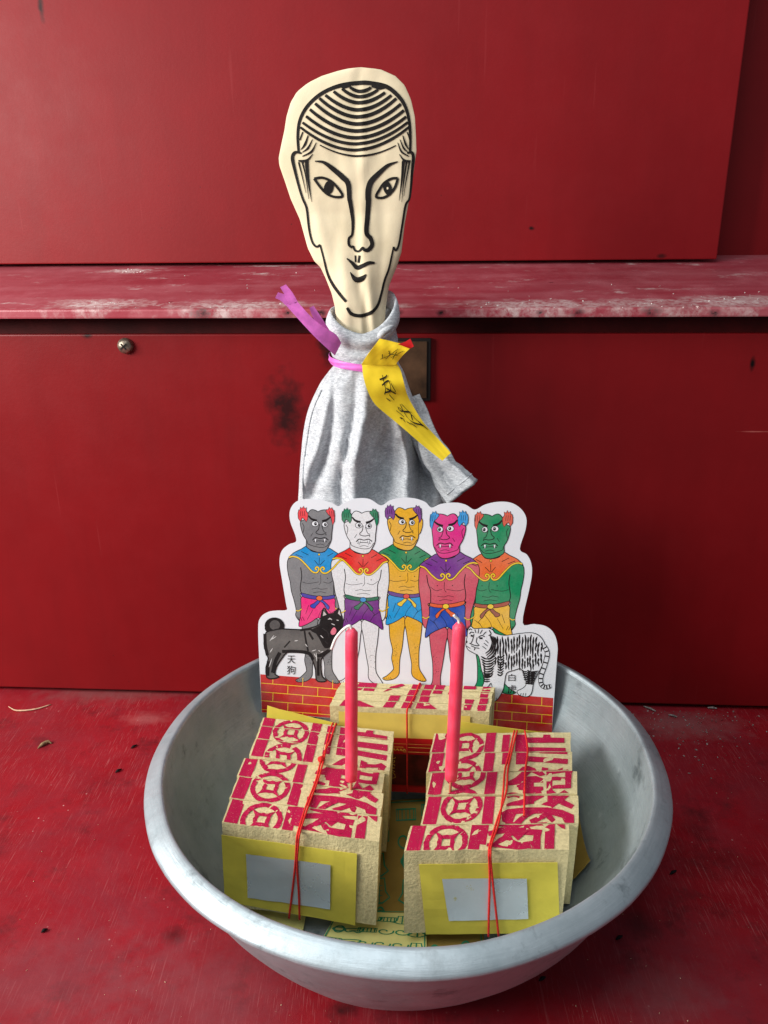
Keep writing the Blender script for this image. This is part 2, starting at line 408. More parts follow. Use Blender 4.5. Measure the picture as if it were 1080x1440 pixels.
# upper board leaning at the back with its right edge in view, wall behind
x1b, z1b = wpx(1008, 365, DBK-.022); x1t, z1t = wpx(1055, 0, DBK-.022)
M_up = red_paint('upper_panel_paint', lin(130, 16, 22), lin(112, 13, 18), lin(134, 22, 29), .50, 'panel', [
    wspot(747, 321, DBK-.022, .0035, (.7, 1, 1.2), lin(14, 6, 6), 1.0), wspot(57, 10, DBK-.022, .006, (1.4, 1, .4), lin(14, 6, 6), .9), wspot(930, 360, DBK-.022, .0035, (.5, 1, 1), lin(40, 10, 10), .8)])
ztu = z1t+.25
def upshear(x, d, z):
    if x > 0: x = x1b+(x1t-x1b)*(z-z1b)/(z1t-z1b)
    return (x, d, z)
zr = wpx(540, 369, DBK-.022)[1]
upper = struct(wall_box('upper_panel', -1.3, 1.0, DBK-.022, DBK-.002, zr+.001, ztu, M_up, .0015, None, upshear), 'large red painted board standing on the shelf', 'panel')
wallb = struct(wall_box('wall_back', -1.4, 1.4, DBK+.035, DBK+.055, z1b-.05, ztu, M_up, .001), 'red wall seen in a narrow strip beyond the board edge', 'wall')
# screw, plate and edge strip on the lower panel
M_steel = flat('old_steel', lin(160, 146, 130), .4, .5, .3, 200, .3, .8)
x, z = wpx(175, 487, -.004)
def wobj(o, parent):
    o.matrix_world = WALLM; o.parent = parent; o.matrix_parent_inverse = parent.matrix_basis.inverted(); return o
bm = bmesh.new()
prof = [(.0001, -.0072), (.0042, -.0067), (.007, -.0048), (.0082, -.0022), (.0084, 0.0005)]
rings = []
for r, d in prof: rings.append([bm.verts.new((x+r*math.cos(a), d, z+r*math.sin(a))) for a in [k*math.pi/10 for k in range(20)]])
for a, b in zip(rings, rings[1:]):
    for k in range(20): bm.faces.new((a[k], a[(k+1) % 20], b[(k+1) % 20], b[k]))
screw = wobj(bmobj('screw', bm, M_steel, None, True), lower)
for ang in (R(40), R(130)):
    bm = bmesh.new(); ca, sa = math.cos(ang), math.sin(ang)
    q = [(-.004, -.0007), (.004, -.0007), (.004, .0007), (-.004, .0007)]
    c = [(x+a*ca-b*sa, z+a*sa+b*ca) for a, b in q]
    hexa(bm, [(p[0], -.0075, p[1]) for p in c]+[(p[0], -.0066, p[1]) for p in c])
    s = bmobj('slot', bm, M_black, None); s.matrix_world = WALLM; s.parent = screw; s.matrix_parent_inverse = screw.matrix_world.inverted()
xa, za = wpx(540, 478, 0); xb_, zb_ = wpx(604, 560, 0)
M_plate = flat('tarnished_plate', lin(92, 66, 46), .5, .45, .35, 40, .3, .35)
M_frame = flat('black_frame', lin(22, 16, 14), .5, .4)
fr = wall_box('plate_frame', xa-.004, xb_+.001, -.004, .001, zb_-.002, za+.002, M_frame, .0008, lower)
wall_box('name_plate', xa, xb_-.003, -.0052, -.0035, zb_+.001, za-.001, M_plate, .0005, lower)

# ================================================================== basin
BC = V((.016, .547, 0))
outer = [(.0, 0), (.06, .0), (.112, .0), (.124, .0018), (.134, .007), (.149, .022), (.160, .037), (.170, .052), (.178, .066), (.1855, .082), (.1925, .097), (.1972, .112),
         (.2005, .1185), (.2060, .1205), (.2092, .1228), (.2100, .1250), (.2088, .1275), (.2040, .1312), (.1982, .1344), (.1955, .1346), (.1944, .1315)]
inner = [(.1925, .112), (.189, .097), (.1835, .082), (.176, .066), (.168, .052), (.158, .0378), (.147, .0232), (.132, .0092), (.122, .0040), (.111, .0022), (.06, .002), (0, .002)]
inner[0] = (.1938, .121); inner[1] = (.1900, .100)
prof = [tuple(p) for p in cr(outer, 2)] + [tuple(p) for p in cr(inner, 2)]
SEG = 144; rows = []
for i, (r, z) in enumerate(prof):
    row = []
    for k in range(SEG):
        a = 2*math.pi*k/SEG
        d = mnoise.noise(V((math.cos(a)*2.2, math.sin(a)*2.2, z*14)))*.0013*min(1, r/.1) + mnoise.noise(V((math.cos(a)*7, math.sin(a)*7, z*40)))*.00035*min(1, r/.1)
        row.append((BC.x+(r+d)*math.cos(a), BC.y+(r+d)*math.sin(a), z if z < .003 else z+mnoise.noise(V((math.cos(a)*1.5, math.sin(a)*1.5, 3)))*.0012))
    rows.append(row)
v, f = grid(rows, True)
bowl = thing('metal_basin', BC, 'wide stained aluminium basin holding joss paper packets and candles', 'basin')
# wall and rim are one spun sheet: the rim band is its own part
nr = len(prof); irim0 = 2*11; irim1 = 2*len(outer)-2
body_f = [q for q in f if not (irim0 <= q[0]//SEG < irim1)]; rim_f = [q for q in f if irim0 <= q[0]//SEG < irim1]
pyobj('bowl_wall', v, body_f, M_bowl, bowl, True); pyobj('rolled_rim', v, rim_f, M_bowl, bowl, True)

def inner_z(r):
    pr = sorted(inner, key=lambda p: p[0]); rs = [p[0] for p in pr]; return float(np.interp(r, rs, [p[1] for p in pr]))

# ================================================================== papers lying in the basin
def sheet(name, corners, label, mat, curl=.0, draw=None, group=None, n=14, zoff=0.0):
    """a sheet of paper following the bowl; corners are four floor points (x,y), lifted on the basin wall"""
    rows = []
    A, B, Cc, D = [V((*c, 0)) for c in corners]
    def pt(u, t, off=0):
        p = A.lerp(B, u).lerp(D.lerp(Cc, u), t)
        r = math.hypot(p.x-BC.x, p.y-BC.y)
        z = inner_z(min(r, .18))+.0022+zoff+curl*((2*u-1)**4+(2*t-1)**4)*.5+.0012*mnoise.noise(V((p.x*25, p.y*25, zoff*900)))
        return V((p.x, p.y, z+off))
    me_rows = [[pt(i/n, j/n) for i in range(n+1)] for j in range(n+1)]
    v, f = grid(me_rows)
    o = pyobj(name, v, f, mat, None, True)
    thin(o, .0003)
    tag(o, label, 'paper', group)
    if draw:
        P = Print(); draw(P); P.build('green_drawing' if mat is not M_yellow else 'ink_drawing', lambda x, y, o_: pt(x, y, o_+.0002), o)
    return o
def doodles(P, ink_=M_green, big=1.0):
    rnd = random.Random(3)
    def obj(cx, cy, s, kind):
        if kind == 0: # shoe like ovals
            for k in range(3): P.stroke([(cx+s*(.5+k*.1)*math.cos(a), cy+s*(1-k*.28)*math.sin(a)) for a in [i*.7 for i in range(9)]], .010*(1 if big == 1 else 1.7), ink_, 3, True)
        elif kind == 1: # garment
            P.stroke([(cx-s, cy-s*.6), (cx-s*.3, cy-s), (cx+s*.3, cy-s), (cx+s, cy-s*.6), (cx+s*.6, cy-.1*s), (cx+s*.5, cy+s), (cx-s*.5, cy+s), (cx-s*.6, cy-.1*s)], .010*(1 if big == 1 else 1.7), ink_, 0, True)
            P.stroke([(cx, cy-s), (cx, cy+s)], .006*(1 if big == 1 else 2.2), ink_)
            for k in range(3): P.stroke([(cx-s*.3, cy-s*.4+k*s*.4), (cx+s*.3, cy-s*.4+k*s*.4)], .004, ink_)
        elif kind == 2: # ribbed box
            P.stroke([(cx-s, cy-s*.5), (cx+s, cy-s*.5), (cx+s, cy+s*.6), (cx-s, cy+s*.6)], .010*(1 if big == 1 else 1.7), ink_, 0, True)
            for k in range(5): P.stroke([(cx-s*.8+k*s*.4, cy-s*.5), (cx-s*.8+k*s*.4, cy+s*.6)], .006*(1 if big == 1 else 2.2), ink_)
        elif kind == 3:
            P.stroke([(cx+s*math.cos(a)*(.2+a*.12), cy+s*math.sin(a)*(.2+a*.12)) for a in [i*.6 for i in range(12)]], .010*(1 if big == 1 else 1.7), ink_, 3)
        else:
            P.stroke([(cx-s, cy+s*.3), (cx-s*.6, cy-s*.5), (cx, cy-s*.2), (cx+s*.6, cy-s*.6), (cx+s, cy+s*.4), (cx, cy+s*.6)], .011*(1 if big == 1 else 1.7), ink_, 5, True)
            P.stroke([(cx-s*.5, cy), (cx+s*.5, cy+.1*s)], .006*(1 if big == 1 else 2.2), ink_)
    nj, ni = (6, 5) if big == 1 else (3, 6)
    for j in range(nj):
        for i in range(ni):
            obj((i+.6)/ni*.96+rnd.uniform(-.02, .02), (j+.55)/nj*.96+rnd.uniform(-.02, .02), .07*(1 if big == 1 else 1.35), rnd.randrange(5))
    P.stroke([(.02, .02), (.98, .02), (.98, .98), (.02, .98)], .011*(1 if big == 1 else 1.7), ink_, 0, True)
def px_floor(*pts): return [(lambda p: (p.x, p.y))(onz(x, y, z)) for x, y, z in pts]
sheet('printed_paper', [(-.045, .442), (.075, .448), (.085, .64), (-.05, .63)], 'kraft sheet with green line drawings on the basin floor between packets', M_brown, 0, doodles)
sheet('printed_paper', px_floor((448, 1330, .006), (600, 1345, .006), (600, 1285, .006), (475, 1283, .006)), 'pale yellow sheet with green border drawing below the packet fronts', M_palepaper, .002, lambda P: doodles(P, M_green, 2.0), None, 12, .002)
sheet('scrap_paper', px_floor((330, 1300, .008), (425, 1310, .008), (430, 1285, .008), (345, 1270, .008)), 'small plain pale paper corner under the packet with the red knot', M_palepaper, .001, None, None, 10, .0012)
sheet('kraft_paper', [(.098, .50), (.168, .515), (.172, .585), (.11, .60)], 'plain brown paper curling up the basin wall beside a packet', M_brown, .004, None, None, 12, .001)

# ================================================================== joss paper packets
def coin(P, cx, cy, rx, ry):
    P.stroke([(cx+rx*math.cos(a), cy+ry*math.sin(a)) for a in [k*math.pi/8 for k in range(16)]], .034, M_magenta, 4, True, False)
    st = []
    for k in range(4):
        a = math.pi/4+k*math.pi/2; st.append((cx+rx*.93*math.cos(a), cy+ry*.93*math.sin(a)))
        b = a+math.pi/4; st.append((cx+rx*.47*math.cos(b), cy+ry*.47*math.sin(b)))
    q = []
    for i in range(8):
        p, n_ = np.array(st[i]), np.array(st[(i+1) % 8])
        for t in (0, .25, .5, .75):
            m = p+(n_-p)*t
            if i % 2 == 0: m = m+(np.array((cx, cy))-m)*(.22*math.sin(math.pi*t))
            else: m = m+(np.array((cx, cy))-m)*(.22*math.sin(math.pi*t))
            q.append(m)
    inner_ = [(cx+rx*.27*sx+rx*.08*abs(0), cy+ry*.27*sy) for sx, sy in ((1, 1), (-1, 1), (-1, -1), (1, -1))]
    # star as ring of quads from outer outline to inner square
    nq = len(q)
    for i in range(nq):
        a1, a2 = q[i], q[(i+1) % nq]
        def inn(p):
            dx, dy = (p[0]-cx)/rx, (p[1]-cy)/ry; m = max(abs(dx), abs(dy)) or 1
            return (cx+rx*.22*dx/m, cy+ry*.22*dy/m)
        b1, b2 = inn(a1), inn(a2)
        k = P.mi(M_magenta)
        P.t.append(([tuple(a1), tuple(a2), b2], k, P.lay)); P.t.append(([tuple(a1), b2, b1], k, P.lay))
def packet_print():
    """u: 0 left..1 right, v: 0 front..1 back"""
    P = Print()
    P.lay = 1
    def quad(u0, u1, v0, v1): P.poly([(u0, v0), (u1, v0), (u1, v1), (u0, v1)], M_magenta, 0, False)
    quad(.012, .098, -.2, 1.1); quad(.385, .455, .0, 1.1)
    quad(.385, .455, -.2, .0)
    for vc in (.06, .335, .60, .865): coin(P, .242, vc, .118, .118)
    # characters traced in a local frame: x 255..915 -> u .52...97 ; y 140..1190 -> v .985..0
    def T(x, y): return (.50+(x-175)/740*.47, .985-(y-140)/1050*.985)
    def st(pts, w_): P.stroke([T(*p) for p in pts], ([q*.0008 for q in w_] if isinstance(w_, list) else w_*.0008), M_magenta, 3, False, False)
    def pg(pts): P.poly([T(*p) for p in pts], M_magenta, 0, False)
    pg([(180, 150), (262, 150), (275, 462), (190, 462)]); pg([(330, 150), (440, 150), (470, 200), (470, 460), (345, 460)])
    pg([(455, 180), (640, 180), (645, 150), (725, 150), (730, 185), (890, 190), (890, 243), (460, 238)])
    pg([(460, 285), (905, 295), (912, 365), (460, 345)]); pg([(460, 380), (918, 408), (918, 465), (460, 432)])
    pg([(205, 665), (215, 630), (300, 590), (420, 490), (480, 475), (560, 500), (620, 570), (560, 580), (470, 540), (420, 580), (520, 575), (600, 600), (600, 640), (500, 640), (480, 670), (330, 680), (320, 655)])
    st([(445, 600), (450, 820)], 90); st([(340, 690), (600, 690)], 38); st([(220, 752), (280, 740), (350, 752)], 34); st([(225, 825), (420, 795), (590, 735)], [30, 70, 55]); st([(500, 720), (590, 700)], 30)
    pg([(630, 490), (700, 505), (700, 850), (570, 820), (640, 800)]); pg([(640, 490), (700, 520), (800, 515), (860, 490), (925, 520), (905, 560), (895, 695), (835, 695), (835, 545), (700, 560)])
    st([(690, 605), (850, 605)], 40); st([(690, 680), (890, 680)], 40); st([(670, 840), (850, 725)], 62); st([(680, 720), (770, 790), (905, 850)], [40, 60, 46])
    pg([(178, 885), (240, 862), (420, 848), (650, 850), (800, 875), (915, 915), (920, 1030), (880, 1020), (820, 980), (800, 940), (640, 905), (420, 900), (330, 905), (290, 1000), (200, 960)])
    st([(340, 985), (410, 930), (500, 890)], [50, 46, 30]); st([(480, 975), (560, 945), (660, 900)], [50, 46, 50]); st([(640, 900), (690, 950), (730, 985)], [40, 54, 30])
    st([(230, 980), (420, 1000), (710, 985)], 40); st([(165, 1062), (300, 1040), (540, 1030)], [46, 60, 36]); st([(230, 1150), (330, 1100), (430, 1050), (690, 1060)], [30, 52, 56, 60])
    pg([(620, 1050), (690, 1060), (685, 1190), (600, 1185)]); st([(380, 1100), (460, 1150), (620, 1140)], [40, 56, 40]); st([(560, 1010), (440, 1100)], 60); st([(170, 1150), (600, 1178)], 34)
    pg([(72, 980), (165, 985), (160, 1150), (60, 1140)]); pg([(722, 992), (820, 992), (818, 1192), (722, 1190)])
    return P.t
PRN = packet_print()
def clip_band(tri, lo, hi):
    P = tri
    for sgn, lim in ((1, lo), (-1, -hi)):
        out = []
        for i in range(len(P)):
            a, b = P[i], P[(i+1) % len(P)]
            fa, fb = sgn*a[1]-lim, sgn*b[1]-lim
            if fa >= 0: out.append(a)
            if (fa >= 0) != (fb >= 0):
                t = fa/(fa-fb); out.append((a[0]+(b[0]-a[0])*t, a[1]+(b[1]-a[1])*t))
        P = out
        if len(P) < 3: return []
    return P
def packet(FL, FR, BL, height, bands, label, group, prn=PRN, seed=1, sheet_rect=None, foil_rect=None, strands=(), separate=False):
    """FL, FR, BL: top corners (front-left, front-right, back-left)"""
    rnd = random.Random(seed)
    U, W = FR-FL, BL-FL
    N = U.cross(W).normalized()
    t = thing('joss_paper_packet', FL+U*.5+W*.5-N*height, label, 'paper packet', group)
    def P3(u, v_, h=0): return FL+U*u+W*v_+N*h
    Lw = W.length
    for (v0, v1, du, dz, skew) in bands:
        # a bundle of sheets: slightly uneven block with ragged top edge
        nu, nv = 16, 4
        bm = bmesh.new()
        def top(u, v_):
            v_ = v_+.006*mnoise.noise(V((u*14, seed*3.1, v0*40)))*(1 if 0 < v_ < 1 else .3)
            u = u+.006*mnoise.noise(V((v_*45, u*2, seed)))
            jag = .0007*mnoise.noise(V((u*30, v_*60+seed, dz*500)))
            return P3(u+du+skew*(v_-v0), v_, dz+jag)
        ins = .0004/Lw
        g = [[bm.verts.new(top(i/nu, v0+ins+(v1-v0-2*ins)*j/nv)) for i in range(nu+1)] for j in range(nv+1)]
        for j in range(nv):
            for i in range(nu): bm.faces.new((g[j][i], g[j][i+1], g[j+1][i+1], g[j+1][i]))
        ring = [g[0][i] for i in range(nu+1)]+[g[j][nu] for j in range(1, nv+1)]+[g[nv][i] for i in range(nu-1, -1, -1)]+[g[j][0] for j in range(nv-1, 0, -1)]
        low = []
        for vv in ring:
            rel = vv.co-FL; a = rel.dot(N)
            low.append(bm.verts.new(vv.co-N*(a+height)))
        m = len(ring)
        for i in range(m): bm.faces.new((ring[i], low[i], low[(i+1) % m], ring[(i+1) % m]))
        bm.faces.new(low)
        b = bmobj('paper_bundle', bm, M_straw, t)
        # the stamp on this bundle's edge, cut where the bundle ends
        vs, fs = [], []
        mis = rnd.uniform(-.008, .008)
        for si, (tri, mi_, l_) in enumerate(prn):
            q = clip_band(tri, v0+ins*1.6, v1-ins*1.6)
            q = [(min(.994, max(.006, x)), y) for x, y in q]
            if len(q) < 3: continue
            i0 = len(vs)
            for x_, y_ in q: vs.append(top(x_+mis*0, y_)+N*.00035)
            fs.append(tuple(range(i0, i0+len(q))))
            if separate and l_ != (prn[si+1][2] if si+1 < len(prn) else None):
                pyobj('stamp_print', vs, fs, M_magenta, b); vs, fs = [], []
        if fs: pyobj('stamp_print', vs, fs, M_magenta, b)
    # sheet glued on the front face
    nf = -W.normalized(); down = -N
    def Pf(u, h, off=0): return FL+U*u+down*(h*height)+nf*(.0006+off)
    if sheet_rect:
        rows = []; (u0, h0), (u1, h1), (u2, h2), (u3, h3) = sheet_rect   # tl tr br bl
        for j in range(9):
            a = j/8; row = []
            for i in range(13):
                e = i/12
                u = (u0+(u1-u0)*e)*(1-a)+(u3+(u2-u3)*e)*a; h = (h0+(h1-h0)*e)*(1-a)+(h3+(h2-h3)*e)*a
                row.append(Pf(u, h, .0005+.0009*abs(mnoise.noise(V((u*5, h*5, seed))))))
            rows.append(row)
        v_, f_ = grid(rows); ys = pyobj('yellow_sheet', v_, f_, M_yellow, t, False)
        thin(ys, .0003, 1)
        rows = []; (u0, h0), (u1, h1), (u2, h2), (u3, h3) = foil_rect
        for j in range(9):
            a = j/8; row = []
            for i in range(13):
                e = i/12
                u = (u0+(u1-u0)*e)*(1-a)+(u3+(u2-u3)*e)*a; h = (h0+(h1-h0)*e)*(1-a)+(h3+(h2-h3)*e)*a
                row.append(Pf(u, h, .0012+.0009*abs(mnoise.noise(V((u*5, h*5, seed))))+.0004*(1+mnoise.noise(V((u*14, h*9, seed+4))))))
            rows.append(row)
        v_, f_ = grid(rows); pyobj('silver_foil', v_, f_, M_foil, ys, True)
    # strings
    for s_ in strands:
        pts = []
        for kind, a, b in s_:
            if kind == 'f': pts.append(Pf(a, b, .0030))
            elif kind == 't':
                dz = max([bd[3] for bd in bands if bd[0]-.02 <= b <= bd[1]+.02] or [0])
                pts.append(P3(a, b, dz+.0022))
            elif kind == 'b': pts.append(P3(a, 1, -b*height)+W.normalized()*.0018)
        bm = bmesh.new(); tube(bm, cr(pts, 5), .00085, 6); st = bmobj('red_string', bm, M_string, t, True)
        st_k = None
    return t, P3, Pf
ML = packet(onz(312, 1157, .1095), onz(533, 1184, .1045), onz(366, 1011, .1105), .0835,
    [(0, .20, 0, 0, .0), (.20, .40, -.010, .0, .02), (.40, .58, -.016, .0001, .03), (.58, .76, .022, .0022, .0), (.76, .90, .024, .0022, 0), (.90, 1.0, .024, .0021, .0)],
    'joss paper packet with silver foil window and red string knot, carrying the upright candle', 'joss paper packets', PRN, 1,
    [(-.005, .13), (.865, .155), (.865, 1.01), (-.005, .93)], [(.155, .30), (.70, .305), (.70, .84), (.155, .83)],
    [[('f', .43, 1.0), ('f', .452, .7), ('f', .475, .35), ('f', .485, .1), ('f', .49, .0), ('t', .495, .03), ('t', .505, .2), ('t', .53, .42), ('t', .54, .62), ('t', .57, .8), ('t', .585, .985), ('b', .585, .05), ('b', .585, .5), ('b', .585, .97)],
     [('f', .50, 1.0), ('f', .497, .7), ('f', .487, .35), ('f', .497, .1), ('f', .503, .0), ('t', .508, .03), ('t', .52, .2), ('t', .543, .42), ('t', .555, .62), ('t', .55, .8), ('t', .56, .985), ('b', .56, .05), ('b', .56, .5), ('b', .56, .97)]])
MR = packet(onz(571, 1197, .1035), onz(803, 1195, .1035), onz(612, 1033, .1085), .0835,
    [(0, .19, -.012, 0, 0), (.19, .42, .048, .0, .0), (.42, .62, .040, .0014, 0), (.62, .80, .006, .0014, .0), (.80, 1.0, -.004, .0014, .0)],
    'joss paper packet with silver foil window and loose string end, carrying the leaning candle', 'joss paper packets', PRN, 2,
    [(.08, .14), (.925, .13), (.985, 1.0), (.13, 1.0)], [(.225, .30), (.745, .30), (.775, .80), (.275, .82)],
    [[('f', .595, 1.0), ('f', .57, .7), ('f', .54, .35), ('f', .52, .1), ('f', .515, .0), ('t', .515, .03), ('t', .545, .2), ('t', .55, .42), ('t', .545, .62), ('t', .565, .8), ('t', .58, .985), ('b', .58, .05), ('b', .58, .5), ('b', .58, .97)],
     [('f', .53, 1.0), ('f', .525, .7), ('f', .52, .35), ('f', .51, .1), ('f', .505, .0), ('t', .505, .03), ('t', .53, .2), ('t', .57, .42), ('t', .565, .62), ('t', .58, .8), ('t', .60, .985), ('b', .60, .05), ('b', .60, .5), ('b', .60, .97)],
     [('t', .70, .24), ('t', .69, .45), ('t', .685, .62), ('t', .69, .8), ('t', .66, .985), ('b', .66, .05), ('b', .66, .5), ('b', .66, .97)]])
# knot on the left string
kp = ML[1](.535, .60, .0052); bm = bmesh.new(); bmesh.ops.create_icosphere(bm, subdivisions=2, radius=.0028)
for v_ in bm.verts: v_.co = kp+v_.co*(1+.3*mnoise.noise(v_.co*900))
bmobj('string_knot', bm, M_string, ML[0], True)

# packet at the back with red and gold wrapper
def back_print():
    P = Print(); P.lay = 1
    for q in ([(.06, 0), (.12, 0), (.17, 1), (.12, 1)], [(.10, 0), (.30, 0), (.12, .35)], [(.17, .65), (.24, .65), (.235, 1), (.16, 1)], [(.30, .62), (.42, .92), (.40, 1), (.33, .86)],
              [(.335, .0), (.40, 0), (.42, .5), (.355, .5)], [(.45, 0), (.51, 0), (.53, 1), (.47, 1)], [(.54, 0), (.60, 0), (.61, 1), (.55, 1)], [(.60, 0), (.68, 0), (.60, .3)],
              [(.62, .62), (.68, .62), (.68, 1), (.62, 1)], [(.72, .62), (.76, .62), (.76, .78), (.72, .78)], [(.84, 0), (.88, 0), (.89, .45), (.83, .45)], [(.92, -.1), (.975, -.1), (.975, 1.1), (.925, 1.1)],
              [(.80, .85), (.88, .85), (.88, 1), (.80, 1)]):
        P.poly(q, M_magenta, 0, True)
    return P.t
BFL, BFR, BBL = onz(463, 993, .1195), onz(688, 1001, .1195), onz(480, 959, .1215)
MB = packet(BFL, BFR, BBL, .096, [(0, .26, 0, 0, 0), (.26, .52, .002, .0001, 0), (.52, .78, -.002, .0, 0), (.78, 1, .004, .0002, 0)],
    'joss paper packet wrapped in red and gold paper, standing before the card', 'joss paper packets', back_print(), 5, None, None,
    [[('f', .495, 1.0), ('f', .495, .6), ('f', .495, .2), ('f', .495, .0), ('t', .50, .03), ('t', .51, .3), ('t', .515, .6), ('t', .52, .97), ('b', .52, .1), ('b', .52, .5), ('b', .52, .97)]], True)
bt, bP3, bPf = MB
def fpatch(name, u0, u1, h0, h1, off, mat, par):
    rows = [[bPf(u0+(u1-u0)*i/8, h0+(h1-h0)*j/6, off+.0005*abs(mnoise.noise(V((i*.5, j*.6, off*3000))))) for i in range(9)] for j in range(7)]
    v_, f_ = grid(rows); return pyobj(name, v_, f_, mat, par, True)
M_palegold = flat('pale_gold_paper', lin(226, 198, 96), .6, .25, .05, 50, .1)
yl = fpatch('yellow_wrapper', .06, .885, .05, 1.0, .0004, M_palegold, bt)
rp = fpatch('red_wrapper', .10, .87, .33, 1.0, .0014, M_redpaper, yl)
fpatch('portrait_print', .20, .76, .52, .90, .0023, M_darkred, rp)
P = Print()
P.stroke([(.20, .48), (.20, .425), (.47, .425), (.47, .48), (.71, .48), (.71, .425), (.50, .425)], .006, M_gold, 0); P.stroke([(.16, .95), (.16, .385), (.75, .385), (.75, .95)], .005, M_gold, 0, False)
for k in range(5): P.stroke([(.385+k*.022, .465), (.39+k*.022, .445), (.398+k*.022, .47)], .006, M_gold, 3)
for k in range(7): P.stroke([(.40+.02*math.cos(k), .55+k*.04), (.415, .565+k*.04), (.40-.02*math.cos(k*2), .58+k*.04)], .005, M_gold, 3)
P.build('gold_print', lambda x_, y_, o_: bPf(x_, y_, .0032+o_), rp)

# loose yellow sheets tucked behind the two front packets
def loose(name, pts, label):
    n = 8; A, B, Cc, D = pts
    rows = [[A.lerp(B, i/n).lerp(D.lerp(Cc, i/n), j/n)+V((0, .0015*mnoise.noise(V((i*.5, j*.5, A.x*40))), 0)) for i in range(n+1)] for j in range(n+1)]
    v_, f_ = grid(rows); o = pyobj(name, v_, f_, M_yellow, None, True); thin(o, .0004)
    return tag(o, label, 'paper')
def backof(pk, u, v_, h): return pk[1](u, v_, h)
loose('yellow_paper', [backof(ML, -.0, 1.03, -.080), backof(ML, .9, 1.03, -.080), backof(ML, .80, 1.03, -.004), backof(ML, .05, 1.03, .0125)], 'folded yellow sheet peeking up behind the packet with the red knot')
loose('yellow_paper', [backof(MR, .05, 1.035, -.080), backof(MR, .95, 1.035, -.080), backof(MR, .85, 1.035, -.004), backof(MR, .08, 1.035, .0125)], 'yellow sheet peeking up behind the packet with the leaning candle')

# ================================================================== candles
def candle(foot, tip, rad, label, wick):
    A, B = V(foot), V(tip); ax = (B-A).normalized()
    t = thing('candle', A, label, 'candle', 'red candles')
    bm = bmesh.new(); n = 16; L_ = (B-A).length
    pts, rr = [], []
    for k in range(n+1):
        e = k/n; pts.append(A+(B-A)*e+V((.0003*mnoise.noise(V((e*5, A.x*50, 0))), 0, 0))); rr.append(rad*(1-.05*e)*(1+.02*mnoise.noise(V((e*9, 2, A.x)))))
    rr[0] = rad*.55; pts.insert(1, A+(B-A)*.012); rr.insert(1, rad*.95)
    pts.insert(-1, A+(B-A)*.975); rr.insert(-1, rad*.93); rr[-1] = rad*.45
    tube(bm, pts, rr, 20); bmobj('wax', bm, M_wax, t, True)
    bm = bmesh.new(); tube(bm, cr([B-ax*.003]+[V(p) for p in wick], 5), [.0011]*(5*len(wick)+1), 8); bmobj('wick', bm, M_wick, t, True)
    bm = bmesh.new(); tube(bm, [A-ax*.014, A+ax*.004], .0011, 8); bmobj('stick', bm, M_stick, t, True)
    return t
def candle_at(pk, u, v_, h, tip_px, rad, label, wickpx):
    A = pk[1](u, v_, h); B = ony(tip_px[0], tip_px[1], A.y)
    return candle(A, B, rad, label, [ony(x_, y_, A.y) for x_, y_ in wickpx])
def uv_of(pk, FLp, px, py, z):
    return onz(px, py, z)
def candle_px(base, z, tip, rad, label, wick):
    A = onz(base[0], base[1], z)
    return candle(A, ony(tip[0], tip[1], A.y), rad, label, [ony(x_, y_, A.y) for x_, y_ in wick])
candle_px((494, 1098), .1150, (494.5, 884), .0051, 'upright red candle with long wick bent towards the black dog', [(492, 880), (482, 886), (472, 898), (466, 913)])
candle_px((634, 1097), .1185, (646, 876), .0052, 'red candle leaning slightly, short white wick before the blue shorts', [(645, 872), (641, 868), (638, 865)])

# ================================================================== card with printed figures
cA = ony(368, 1002, .664); cB = ony(776, 1035, .649); cT = ony(575, 700, .6735)
CN = (cB-cA).cross(cT-cA).normalized()
if CN.y > 0: CN = -CN
def cpx(x_, y_, off=0.0): return onplane(x_, y_, cA, CN)+CN*off
OUT = [(368, 1002), (365, 940), (363, 885), (366, 869), (377, 861), (390, 859), (403, 858), (402, 848), (396, 812), (393, 790), (396, 775), (406, 766), (416, 762), (415, 752), (408, 733), (408, 717), (416, 706), (430, 702), (450, 703), (466, 707), (476, 712),
       (486, 706), (502, 701), (520, 702), (536, 711), (548, 704), (565, 700), (583, 701), (598, 706), (607, 714), (620, 709), (640, 707), (655, 710), (668, 717), (682, 710), (700, 706), (718, 707), (732, 715), (740, 728), (739, 745), (731, 772), (741, 780), (747, 792), (748, 808), (744, 830),
       (735, 876), (752, 878), (768, 881), (779, 891), (784, 908), (783, 930), (778, 1000), (776, 1035)]
card = thing('folk_print_card', (cA+cB)/2, 'white die-cut card printed with five standing figures, a black dog and a white tiger', 'card')
pts2 = []
for i, p in enumerate(OUT): pts2.append(p)
def roundpoly(P_):
    out = [P_[0]]
    q = cr(P_[1:-1], 4); out += [tuple(a) for a in q]; out.append(P_[-1]); return out
oc = roundpoly(OUT)
bm = bmesh.new()
fr_ = [bm.verts.new(cpx(*p)) for p in oc]; bk_ = [bm.verts.new(cpx(*p, -.0009)) for p in oc]
tri = tessellate_polygon([[V((p[0], p[1], 0)) for p in oc]])
for a, b, c in tri: bm.faces.new((fr_[a], fr_[b], fr_[c])); bm.faces.new((bk_[c], bk_[b], bk_[a]))
n_ = len(oc)
for i in range(n_): bm.faces.new((fr_[i], fr_[(i+1) % n_], bk_[(i+1) % n_], bk_[i]))
bmobj('card_sheet', bm, M_card, card)
INK = {}
def ik(r, g, b):
    k = (r, g, b)
    if k not in INK: INK[k] = ink('print_ink_%02x%02x%02x' % k, lin(*k))
    return INK[k]
BK = ik(26, 20, 22); WH = ik(226, 228, 234); YL = ik(240, 200, 40)
def c6(x_, y_): return (355+x_/4.909, 840+y_/4.909)
def c7(x_, y_): return (560+x_/4.696, 840+y_/4.696)
